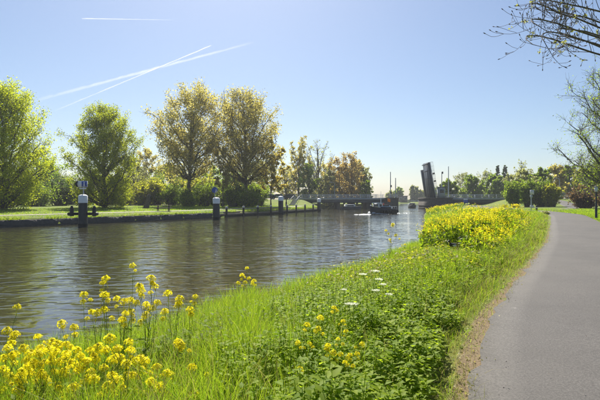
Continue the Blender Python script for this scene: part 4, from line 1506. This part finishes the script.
# ragged grass hanging over the top of the quay
n = 16000
yy = r.uniform(8, 104, n)
vv = np.abs(r.normal(0, .55, n))
xx = Qx(yy) - vv + .05
k = in_view(xx, yy, 20) & (fbm(xx, yy, .5, 9.) + .35 > r.random(n) * .9)
xx, yy = xx[k], yy[k]
V, q, t = blades(np.stack([xx, yy, gz(xx, yy) - .03], -1), r.uniform(.12, .42, len(xx)), r.uniform(.04, .08, len(xx)), r, .9, 2)
tag(obj('quay_grass', raw_mesh('quay_grass', V, q, t), 'green'), kind='stuff')
n = 26000
yy = r.uniform(40, 112, n)
xx = Qx(yy) - r.uniform(.6, 28, n)
k = in_view(xx, yy, 20) & (np.abs(Qx(yy) - 4.6 - xx) > 1.3)
xx, yy = xx[k], yy[k]
V, q, t = blades(np.stack([xx, yy, gz(xx, yy) - .02], -1), r.uniform(.06, .2, len(xx)), r.uniform(.04, .09, len(xx)), r, .7, 2)
tag(obj('lawn_grass', raw_mesh('lawn_grass', V, q, t), 'grass'), kind='stuff')


def herbs(x, y, z, H, r, leaf_size, pairs=6):
    """Leafy weeds: an upright stem with crossed pairs of folded leaves."""
    n = len(x)
    lean = r.normal(0, .14, (n, 2))
    tb = np.stack([x, y, z - .02], -1)
    top = tb + np.stack([lean[:, 0] * H, lean[:, 1] * H, H], -1)
    S_ = bez(tb, (tb + top) / 2 + np.stack([0 * x, 0 * x, .02 + 0 * x], -1), top, 4)
    sv, sq = tubes(S_, np.array([[.004, .0035, .003, .0015]]) * np.ones((n, 1)), 3)
    m = n * pairs * 2
    i = np.repeat(np.arange(n), pairs * 2)
    kk = np.tile(np.repeat(np.arange(pairs), 2), n)
    t = (.22 + .78 * (kk + r.uniform(0, .5, m)) / pairs).clip(0, 1)
    c = pick(S_[i], t)
    az = np.repeat(r.uniform(0, 6.28, n), pairs * 2) + kk * 1.57 + np.tile([0, math.pi], n * pairs) + r.normal(0, .35, m)
    pit = r.uniform(-.55, .5, m) + .25 * t
    L = leaf_size[i] * (1.15 - .55 * t) * r.uniform(.7, 1.25, m)
    d = np.stack([np.cos(az) * np.cos(pit), np.sin(az) * np.cos(pit), np.sin(pit)], -1)
    s = np.stack([-np.sin(az), np.cos(az), 0 * az], -1)
    up = np.cross(d, s); up *= np.sign(up[:, 2:3] + 1e-6)
    a = c + d * .12 * L[:, None]
    mid = c + d * (.55 * L)[:, None] - up * (.05 * L)[:, None]
    tip = c + d * L[:, None] - up * (.18 * L)[:, None]
    lw = c + d * (.42 * L)[:, None] + s * (.27 * L)[:, None] + up * (.05 * L)[:, None]
    rw = c + d * (.42 * L)[:, None] - s * (.27 * L)[:, None] + up * (.05 * L)[:, None]
    V = np.stack([a, lw, tip, rw, mid], 1).reshape(-1, 3)
    o = np.arange(m)[:, None] * 5
    T = np.concatenate([o + np.array([[0, 4, 1]]), o + np.array([[1, 4, 2]]), o + np.array([[0, 3, 4]]), o + np.array([[3, 2, 4]])])
    return sv, sq, V, T


def herb_patch(name, x, y, H, r, size, mat='herb', pairs=6):
    sv, sq, V, T = herbs(x, y, gz(x, y), H, r, size, pairs)
    b = MB()
    b.add(sv, sq)
    b.add(V, None, T)
    return tag(b.build(name, mat), kind='stuff')


# dark leafy weeds between grass and path, and a lower cover everywhere
x, y, f = bank_points(8000, 2.5, 17, r, .34, .95, 1.1)
edge = Lx(y) - x
nz = fbm(x, y, .8, 33.)
px = 300 + x / y * F
k = ~trodden(x, y) & (edge > .55 + .25 * nz) & (nz + .55 + np.clip((px - 300) / 150, -.6, .4) > r.random(len(x)) * 1.0) & (px > 215)
x, y = x[k], y[k]
H = (.34 + .20 * fbm(x, y, 1.3, 3.) + .15 * r.random(len(x))).clip(.15) * np.clip((Lx(y) - x) / 1.1, .45, 1)
herb_patch('nettle_patch', x, y, H, r, .045 + .075 * r.random(len(x)) ** 1.5, pairs=7)
x, y, f = bank_points(5600, 2.4, 30, r, .02, .9, 1.2)
k = ~trodden(x, y) & in_view(x, y) & (fbm(x, y, .9, 12.) + .25 > r.random(len(x)) * .8)
x, y = x[k], y[k]
herb_patch('weed_cover', x, y, .14 + .2 * r.random(len(x)), r, .06 + .06 * r.random(len(x)), 'herb', 4)
x, y, f = bank_points(2600, 9, 45, r, .3, .95, 1.)
edge = Lx(y) - x
k = ~trodden(x, y) & (edge > .9) & (fbm(x, y, .35, 40.) + .3 > r.random(len(x)) * .7)
x, y = x[k], y[k]
herb_patch('tall_weeds', x, y, .35 + .4 * r.random(len(x)), r, .10 + .08 * r.random(len(x)), 'yellow_green', 5)

# a taller leafy clump right beside the path, dark between its leaves
n = 900
y = 2.7 * (6.4 / 2.7) ** r.random(n)
edge = .30 + np.abs(r.normal(0, .5, n))
x = Lx(y) - edge
k = fbm(x, y, 1.4, 61.) + .35 > r.random(n) * .8
x, y, edge = x[k], y[k], edge[k]
H = (.27 + .26 * r.random(len(x)) + .22 * fbm(x, y, 1.5, 8.)).clip(.12) * np.clip(edge / .75, .35, 1) * np.clip(1.5 - np.abs(edge - .7), .5, 1)
herb_patch('leafy_clump', x, y, H, r, .07 + .07 * r.random(len(x)), pairs=8)
n = 2600
yy = 2.5 * (30 / 2.5) ** r.random(n)
xx = Lx(yy) + r.normal(-.14, .12, n)
V, q, t = blades(np.stack([xx, yy, gz(xx, yy) + .005], -1), r.uniform(.05, .16, n), r.uniform(.003, .006, n), r, 1.3, 2)
tag(obj('creeping_grass', raw_mesh('creeping_grass', V, q, t), 'grass_dry'), kind='stuff')
n = 3000
yy = 2.5 * (30 / 2.5) ** r.random(n)
xx = Lx(yy) + r.normal(-.2, .12, n)
k = fbm(xx, yy, 1.6, 14.) > -.02
xx, yy = xx[k], yy[k]
V, q, t = blades(np.stack([xx, yy, gz(xx, yy)], -1), r.uniform(.05, .17, len(xx)), r.uniform(.003, .006, len(xx)), r, 1., 2)
tag(obj('creeping_grass', raw_mesh('creeping_grass', V, q, t), 'grass'), kind='stuff')

x, y, f = bank_points(2600, 2.4, 8.5, r, .0, .62, 1.)
px = 300 + x / y * F
k = (px < 235 + 40 * (y - 4)) & (px > -60) & (fbm(x, y, 1.2, 52.) + .5 > r.random(len(x)) * .9)
x, y = x[k], y[k]
herb_patch('broad_leaved_weeds', x, y, .2 + .28 * r.random(len(x)), r, .07 + .08 * r.random(len(x)), 'herb', 5)

# bits of dead leaf and stalk on the soil beside the asphalt
n = 1500
yy = 2.6 * (16 / 2.6) ** r.random(n)
xx = Lx(yy) + r.normal(-.13, .11, n)
V, q = leaf_quads(np.stack([xx, yy, gz(xx, yy) +   .012 + .01 * r.random(n)], -1), .017, r, 2.5, 1.6)
tag(obj('leaf_litter', raw_mesh('leaf_litter', V, q), 'grass_dry'), kind='stuff')
n = 45
yy = 3. * (20 / 3.) ** r.random(n)
xx = Lx(yy) + np.abs(r.normal(0, .5, n)) + .03
V, q = leaf_quads(np.stack([xx, yy, gz(xx, yy) + .055], -1), .013, r, 3, 1.4)
tag(obj('path_debris', raw_mesh('path_debris', V, q), 'bark'), kind='stuff')


# ------------------------------------------------------------------ rapeseed in flower
def head_meshes(seed):
    """One flower head: open four-petalled flowers on a dome with green buds at the tip."""
    r = np.random.default_rng(seed)
    V, q, n0 = [], [], 0
    nf = 44
    pet = []
    for i in range(nf):
        a = i * 2.39996
        t = (i + .5) / nf
        th = .15 + 1.45 * t ** .75
        rad = .040 + .012 * r.random()
        c = np.array((math.cos(a) * math.sin(th) * rad, math.sin(a) * math.sin(th) * rad, math.cos(th) * rad * 1.05))
        nn = c / np.linalg.norm(c) + r.normal(0, .45, 3) + np.array((0, 0, .12))
        nn /= np.linalg.norm(nn)
        u = np.cross(nn, (0, 0, 1.)); u = u / (np.linalg.norm(u) + 1e-6)
        v = np.cross(nn, u)
        for k in range(4):
            b = k * math.pi / 2 + r.uniform(0, .4)
            d = u * math.cos(b) + v * math.sin(b)
            s = np.cross(nn, d)
            L = .0108 * r.uniform(.85, 1.2)
            pet.append([c, c + d * L * .65 + s * L * .48 + nn * .002, c + d * L * 1.05 + nn * .001, c + d * L * .65 - s * L * .48 + nn * .002])
    pm = raw_mesh('petals', np.array(pet).reshape(-1, 3), np.arange(4 * len(pet)).reshape(-1, 4))
    pm.materials.append(M['petal'])
    b = MB()
    for i in range(16):
        a, rr_ = i * 2.4, .012 * math.sqrt((i + .5) / 16)
        c = np.array((rr_ * math.cos(a), rr_ * math.sin(a), .040 + .008 * (1 - i / 16)))
        b.tube([c - (0, 0, .02), c, c + (0, 0, .008)], [.0012, .0042, .0015], 5)
    for i in range(14):
        a = i * 2.39996
        th = .5 + 1.2 * (i / 14)
        e = np.array((math.cos(a) * math.sin(th) * .042, math.sin(a) * math.sin(th) * .042, math.cos(th) * .042))
        b.tube([(0, 0, -.05 * (i / 14)), e * .6, e], [.0014, .0012, .001], 3)
    b.tube([(0, 0, -.10), (0, 0, .03)], [.003, .0022], 5)
    me = raw_mesh('bud_cluster', np.concatenate(b.v), np.concatenate(b.q), np.concatenate(b.t))
    me.materials.append(M['bud'])
    return pm, me


HEADS = [head_meshes(i) for i in range(4)]


def leaf_mesh(seed):
    r = np.random.default_rng(seed)
    k = 6
    V = []
    for i in range(k):
        t = i / (k - 1)
        w = .16 * math.sin(math.pi * min(1, t * .92 + .06)) ** .8 * (1 + .25 * math.sin(9 * t + seed)) + .004
        z = .25 * t - .55 * t * t + .03 * r.normal()
        V += [(t, -w, z + .05), (t, 0, z), (t, w, z + .05)]
    q = []
    for i in range(k - 1):
        for j in range(2):
            a = 3 * i + j
            q.append((a, a + 3, a + 4, a + 1))
    me = raw_mesh('leaf', V, q, smooth=True)
    me.materials.append(M['herb'])
    return me


LEAVES = [leaf_mesh(i) for i in range(3)]


def rape(label, heads, Y, group, sc=1.0, leaves=6, base_px=None, seed=0, stems='stem'):
    """heads: photo pixels of the flower heads of one plant standing at depth Y."""
    r = np.random.default_rng(seed + 300)
    tips = [np.array(P(hx, hy, Y + r.normal(0, .10))) for hx, hy in heads]
    c = np.mean(tips, 0)
    bx = c[0] + r.normal(0, .04) if base_px is None else (base_px - 300) / F * Y
    g = float(gz(bx, Y))
    base = np.array((bx, Y, g - .03))
    t = thing('rapeseed_plant', label, 'rapeseed plant', tuple(base), 0, group)
    hgt = c[2] - g
    fork = np.array((base[0] * .6 + c[0] * .4, Y, g + hgt * .45))
    b = MB()
    for tip in tips:
        tip = tip - np.array((0, 0, .06 * sc))
        A = bez(base[None], fork[None] + np.array([(0, 0, hgt * .1)]), tip[None], 9)[0]
        A[1:-1] += np.cumsum(r.normal(0, .004, (7, 3)), 0)
        b.add(*tubes((A - base)[None], np.linspace(.0045, .0022, 9)[None] * sc, 6))
        for q_ in range(int(6 * hgt)):
            a = pick(A[None], np.array([r.uniform(.55, .93)]))[0] - base
            d = r.normal(0, 1, 3); d[2] = .6; d /= np.linalg.norm(d)
            b.tube([a, a + d * .03 * sc, a + d * .055 * sc + np.array((0, 0, .015))], [.0014, .0018, .0008], 4)
    b.build('stem', stems, t, True)
    for j, tip in enumerate(tips):
        pm, bm = HEADS[(seed + j) % 4]
        s = sc * r.uniform(.85, 1.2)
        o = obj('flower_head', pm, None, t)
        o.location = Vector(tip - base); o.scale = (s, s, s * 1.05)
        o.rotation_euler = (r.normal(0, .22), r.normal(0, .22), r.uniform(0, 6))
        o2 = obj('bud_cluster', bm, None, o)
        for _ in range(r.integers(0, 3)):
            o3 = obj('flower_head', HEADS[(seed + j + 1) % 4][0], None, t)
            o3.location = o.location + Vector((r.normal(0, .05), r.normal(0, .04), -r.uniform(.03, .10))) * sc
            s2 = s * r.uniform(.5, .85)
            o3.scale = (s2, s2, s2); o3.rotation_euler = (r.normal(0, .4), r.normal(0, .4), r.uniform(0, 6))
            obj('bud_cluster', HEADS[(seed + j + 1) % 4][1], None, o3)
    for j in range(leaves):
        o = obj('leaf', LEAVES[j % 3], None, t)
        f = r.uniform(.08, .62)
        p = bez(base[None], fork[None], c[None], 9)[0]
        o.location = Vector(pick(p[None], np.array([f]))[0] - base)
        s = r.uniform(.09, .2) * (1.2 - f) * sc
        o.scale = (s, s, s)
        o.rotation_euler = (r.normal(0, .3), r.uniform(-.7, .15), r.uniform(0, 6.28))
    return t


G1 = 'rapeseed plants flowering at the lower left by the water'
FG = [
    ('tallest rapeseed plant in the lower left, one round head against the water', [(133, 267)], 4.7),
    ('lone rapeseed head leaning out over the water at the far left edge', [(17, 308)], 4.6),
    ('tall rapeseed plant with three stacked heads left of the tallest one', [(103, 284), (106, 280), (104, 297)], 4.7),
    ('rapeseed plant with four heads against the water right of the tallest one', [(151, 280), (155, 288), (139, 288), (141, 292)], 4.9),
    ('rapeseed plant with heads spread along the grass edge, near the single outlying head', [(168, 295), (180, 300), (178, 306), (165, 313)], 4.8),
    ('single rapeseed head farthest out to the right of the lower left clump', [(195, 298)], 5.0),
    ('small rapeseed head just below the single outlying one at the grass edge', [(190, 311)], 4.9),
    ('rapeseed plant with broad heads in the middle of the upper tier against the water', [(117, 300), (124, 303), (130, 302), (136, 304)], 4.8),
    ('rapeseed plant with flat-lying heads left below the broad upper tier', [(92, 313), (97, 314), (104, 311)], 4.6),
    ('rapeseed plant with ragged heads in the middle of the clump below the upper tier', [(125, 315), (131, 313), (122, 322)], 4.7),
    ('rapeseed plant with small loose heads between upper tier and grass edge', [(146, 306), (157, 304), (146, 316), (153, 309)], 4.9),
    ('thin rapeseed plant with one small head alone over the water, left of centre', [(84, 296)], 5.2),
    ('rapeseed plant with two small heads low over the water at the left', [(62, 325), (74, 329)], 4.4),
    ('rapeseed plant with two heads near the left edge just above the dense clump', [(7, 332), (15, 336)], 4.2),
    ('rapeseed plant with single head at the top of the dense clump near the left edge', [(38, 338)], 4.1),
    ('rapeseed plant with a big solitary head standing in the grass right of the clump', [(178, 344), (180, 347)], 4.0),
    ('rapeseed plant with one head in the grass nearer than the big solitary one', [(192, 369)], 3.7),
    ('rapeseed head at the very bottom of the view right of the clump', [(194, 397)], 3.4),
    ('rapeseed plant with heads side by side right below the middle of the clump', [(140, 360), (145, 364), (136, 363)], 3.8),
    ('rapeseed plant with two heads between the big solitary one and the dense clump', [(157, 369), (167, 375), (170, 377)], 3.7),
    ('rapeseed plant with tall heap of heads at the centre bottom of the clump', [(112, 378), (118, 383), (108, 388), (122, 390), (114, 396)], 3.4),
    ('rapeseed plant with heads above the heap at the centre bottom', [(98, 349), (106, 352), (95, 362)], 3.9),
    ('rapeseed plant with heads close right of the one above the heap', [(118, 351), (120, 360), (128, 378)], 3.8),
]
for i, (lab, hd, Y) in enumerate(FG):
    rape(lab, hd, Y, G1, .82, 8, seed=i)
r = np.random.default_rng(77)
dense = [(52, 344), (58, 346), (50, 352), (66, 346), (40, 350), (39, 356), (30, 356), (26, 362), (28, 368), (20, 377), (13, 380), (5, 360), (3, 372), (8, 378), (14, 356), (18, 392), (30, 376),
         (44, 364), (52, 362), (60, 364), (34, 384), (58, 388), (46, 394), (76, 352), (80, 358), (86, 364), (78, 372), (90, 374), (98, 392), (70, 378), (60, 375), (84, 386), (12, 345), (24, 350),
         (33, 366), (66, 356), (72, 364), (104, 370), (130, 352), (126, 366), (134, 392), (150, 384), (2, 392), (22, 384), (36, 394), (42, 376), (64, 396), (74, 390), (94, 382), (100, 398), (122, 398), (142, 372), (128, 344), (112, 362), (90, 352), (46, 384), (8, 350), (56, 354), (88, 398), (146, 396), (160, 390), (110, 340)]
lab2 = 'yellow rapeseed plant packed in the dense flowering clump at the bottom left corner'
for i in range(0, len(dense), 2):
    rape(lab2, dense[i:i + 2], float(r.uniform(3.4, 4.1)), 'rapeseed plants packed in the bottom left clump', .80, 10, seed=60 + i)

G2 = 'small yellow flowering plants among the dark weeds in the lower middle'
sp = [(307, 326), (320, 319), (334, 309), (346, 332), (362, 345), (357, 355), (338, 340), (318, 329), (298, 344), (341, 355), (350, 356), (333, 354), (353, 367), (328, 347), (345, 363), (336, 362), (327, 357), (343, 322), (310, 345), (300, 370), (340, 372)]
lab3 = 'low yellow-flowered plant among the dark leafy weeds in the lower middle'
for i in range(0, 21, 3):
    rape(lab3, sp[i:i + 3], 3.35 + .14 * (i % 4), G2, .42, 4, seed=120 + i)
rape('slender loose yellow-flowered plant at the bank edge, against the dark water in the middle', [(247, 269), (242, 276), (249, 279), (254, 282), (238, 284), (255, 286), (245, 283)], 10.2, None, .95, 4, 247, seed=160)
rape('thin two-headed yellow plant against the bright water left of the big flower mass', [(393, 225), (386, 231), (390, 240), (396, 236)], 16.5, None, 1.15, 3, 389, seed=161)
rape('yellow plant low at the grass edge left of the big flower mass', [(405, 245), (400, 249)], 17.5, None, .9, 3, 404, seed=162)


# the big yellow mass along the canal, past counting
def flower_mass(name, x, y, H, r, hs, per=12, heads=4):
    n = len(x)
    z = gz(x, y)
    b0 = np.stack([x, y, z - .03], -1)
    i = np.repeat(np.arange(n), heads)
    m = len(i)
    tip = b0[i] + np.stack([r.normal(0, .13, m), r.normal(0, .13, m), H[i] * r.choice([r.uniform(.82, 1.08), .95, 1.0, .9, .78], m) * r.uniform(.9, 1.1, m)], -1)
    A = bez(b0[i], b0[i] * .5 + tip * .5 + np.stack([0 * tip[:, 0], 0 * tip[:, 0], .12 * H[i]], -1), tip, 5)
    sb = MB()
    sb.add(*tubes(A, np.array([[.006, .005, .004, .004, .003]]) * np.ones((m, 1)), 3))
    st = tag(sb.build(name + '_stems', 'stem'), kind='stuff')
    bl = (r.random(n) < .68)[i]                              # the rest are not in flower yet
    mb_ = int(bl.sum())
    c = np.repeat(tip[bl], per, 0) + r.normal(0, 1, (mb_ * per, 3)) * np.array((.034, .034, .04))
    V, q = leaf_quads(c, hs, r, .6, 1.1)
    fl = tag(obj(name, raw_mesh(name, V, q), 'petal'), kind='stuff')
    lp_ = 16
    j = np.repeat(np.arange(m), lp_)
    c = pick(A[j], r.uniform(.05, .8, len(j))) + r.normal(0, .05, (len(j), 3))
    V, q = leaf_quads(c, .06, r, .4, 2.2)
    lv = tag(obj(name + '_leaves', raw_mesh('leaves', V, q), 'herb'), kind='stuff')


r = np.random.default_rng(15)
n = 1750
y = 11.4 * (34 / 11.4) ** r.random(n)
a, b = np.maximum(Ex(y) + .25, (421 - 300) / F * y), np.minimum(Lx(y) - 1.15, (528 - 300) / F * y)
x = a + (b - a) * r.random(n)
px = 300 + x / y * F
keep = ~trodden(x, y) & (b > a) & ((y > 14.6) | (px > 452 + (14.6 - y) * 6)) & (1.9 * fbm(x, y, .6, 71.) + .48 > r.random(n))
x, y, px = x[keep], y[keep], px[keep]
H = (.98 + .42 * fbm(x, y, .55, 3.) + .22 * r.random(len(x))) * np.clip((Lx(y) - x - .6) / 1.4, .5, 1)
flower_mass('rapeseed_mass', x, y, H, r, .028, 12, 3)
# a few on the bank further off
n = 420
y = r.uniform(34, 100, n)
x = Ex(y) + .3 + np.abs(r.normal(0, 3.5, n))
k = fbm(x, y, .12, 19.) > -.05
flower_mass('far_flowers', x[k], y[k], .6 + .3 * r.random(k.sum()), r, .07, 6, 4)

# ------------------------------------------------------------------ cow parsley
def parsley(label, umbels, Y, sc, seed):
    r = np.random.default_rng(seed)
    tips = [np.array(P(a, b, Y + r.normal(0, .1))) for a, b in umbels]
    c = np.mean(tips, 0)
    g = float(gz(c[0], Y))
    base = np.array((c[0], Y, g - .02))
    t = thing('cow_parsley', label, 'wildflower', tuple(base), 0, 'white umbelled flowers in the weeds')
    b = MB()
    for j, tip in enumerate(tips):
        A = bez(base[None], np.array([[base[0], Y, (g + tip[2]) / 2 + .08]]), tip[None], 8)[0] - base
        b.add(*tubes(A[None], np.linspace(.005, .002, 8)[None], 5))
        w = []
        for k in range(12):
            a = k * 2.4
            rr_ = .05 * sc * math.sqrt((k + .5) / 12)
            e = A[-1] + np.array((rr_ * math.cos(a), rr_ * math.sin(a), .03 * sc - rr_ * .15))
            b.tube([A[-1] - (0, 0, .01), e], [.001, .0008], 3)
            w.append(e + r.normal(0, .008 * sc, (16, 3)) * (1, 1, .4))
        V, q = leaf_quads(np.concatenate(w), .0095 * sc, r, 1.2, 1.1)
        obj('umbel', raw_mesh('umbel', V, q), 'white_petal', t)
    b.build('stem', 'stem', t)
    for j in range(5):
        o = obj('leaf', LEAVES[j % 3], None, t)
        o.location = (0, 0, r.uniform(.05, .3)); s = r.uniform(.1, .17)
        o.scale = (s, s, s); o.rotation_euler = (0, r.uniform(-.6, 0), r.uniform(0, 6.28))


parsley('white umbel flower pair above the low yellow flowers in the lower middle', [(349, 306), (354, 306)], 4.5, .85, 1)
parsley('white umbel flower alone left of the white pair, among pale grass', [(344, 291)], 5.2, .7, 2)
parsley('faint white umbels in a row farther up the bank, left group', [(363, 276), (376, 273), (379, 281)], 6.6, 1.1, 3)
parsley('faint white umbels on the weeds right of the white pair', [(376, 292), (389, 296), (383, 286)], 5.8, .9, 4)


# ------------------------------------------------------------------ two birds in the grass
def duck(label, px, py, Y, rz, seed):
    X = (px - 300) / F * Y
    z = EYE - (py - HOR) / F * Y
    g = float(gz(X, Y))
    z = max(g, min(z, g + .35))
    t = thing('duck', label, 'bird', (X, Y, z), rz, 'black and white ducks in the grass before the flower mass')
    t.scale = (.72, .72, .72)
    def ring(x, zc, w, h, n=12):
        a = np.arange(n) * 2 * math.pi / n
        return np.stack([np.full(n, x), w * np.cos(a), zc + h * np.sin(a)], -1)
    b = MB().loft([ring(-.21, .17, .01, .008), ring(-.17, .155, .045, .03), ring(-.10, .13, .085, .07), ring(0, .12, .10, .085), ring(.09, .125, .085, .08),
                   ring(.14, .16, .055, .07), ring(.155, .22, .035, .045), ring(.165, .27, .04, .045), ring(.19, .295, .046, .045), ring(.225, .295, .03, .032), ring(.245, .288, .012, .012)])
    b.build('body', 'plumage_black', t, True)
    for s in (-1, 1):
        MB().loft([ring(-.12, .10, .01, .01) + (0, s * .08, 0), ring(-.06, .105, .025, .045) + (0, s * .085, 0), ring(.02, .10, .03, .05) + (0, s * .083, 0), ring(.09, .11, .008, .01) + (0, s * .075, 0)]).build('flank', 'plumage_white', t, True)
        MB().tube([(0, s * .04, .06), (.01, s * .045, -.03)], [.009, .008], 6).build('leg', 'orange', t)
        MB().tube([(.205, s * .036, .307), (.207, s * .043, .308)], [.008, .006], 8).build('eye', 'yellow', t)
    MB().loft([ring(.24, .288, .016, .010, 8), ring(.275, .28, .018, .006, 8), ring(.30, .277, .008, .003, 8)]).build('bill', 'grey_paint', t, True)


duck('black and white duck nearer the water, before the yellow flower mass', 453, 240, 13.6, R(200), 1)
duck('black and white duck nearer the path, closer to the yellow flowers', 465, 239, 14.4, R(150), 2)

# ------------------------------------------------------------------ haze of a bright spring noon
hm = bpy.data.materials.new('haze')
hm.use_nodes = True
hn = hm.node_tree.nodes
hn.remove(hn['Principled BSDF'])
pv = hn.new('ShaderNodeVolumePrincipled')
pv.inputs['Color'].default_value = (.88, .94, 1, 1)
pv.inputs['Density'].default_value = .0003
pv.inputs['Anisotropy'].default_value = .35
hm.node_tree.links.new(pv.outputs[0], hn['Material Output'].inputs['Volume'])
tag(MB().box((0, 305, 13.5), (1500, 870, 31)).build('haze', hm), kind='stuff')
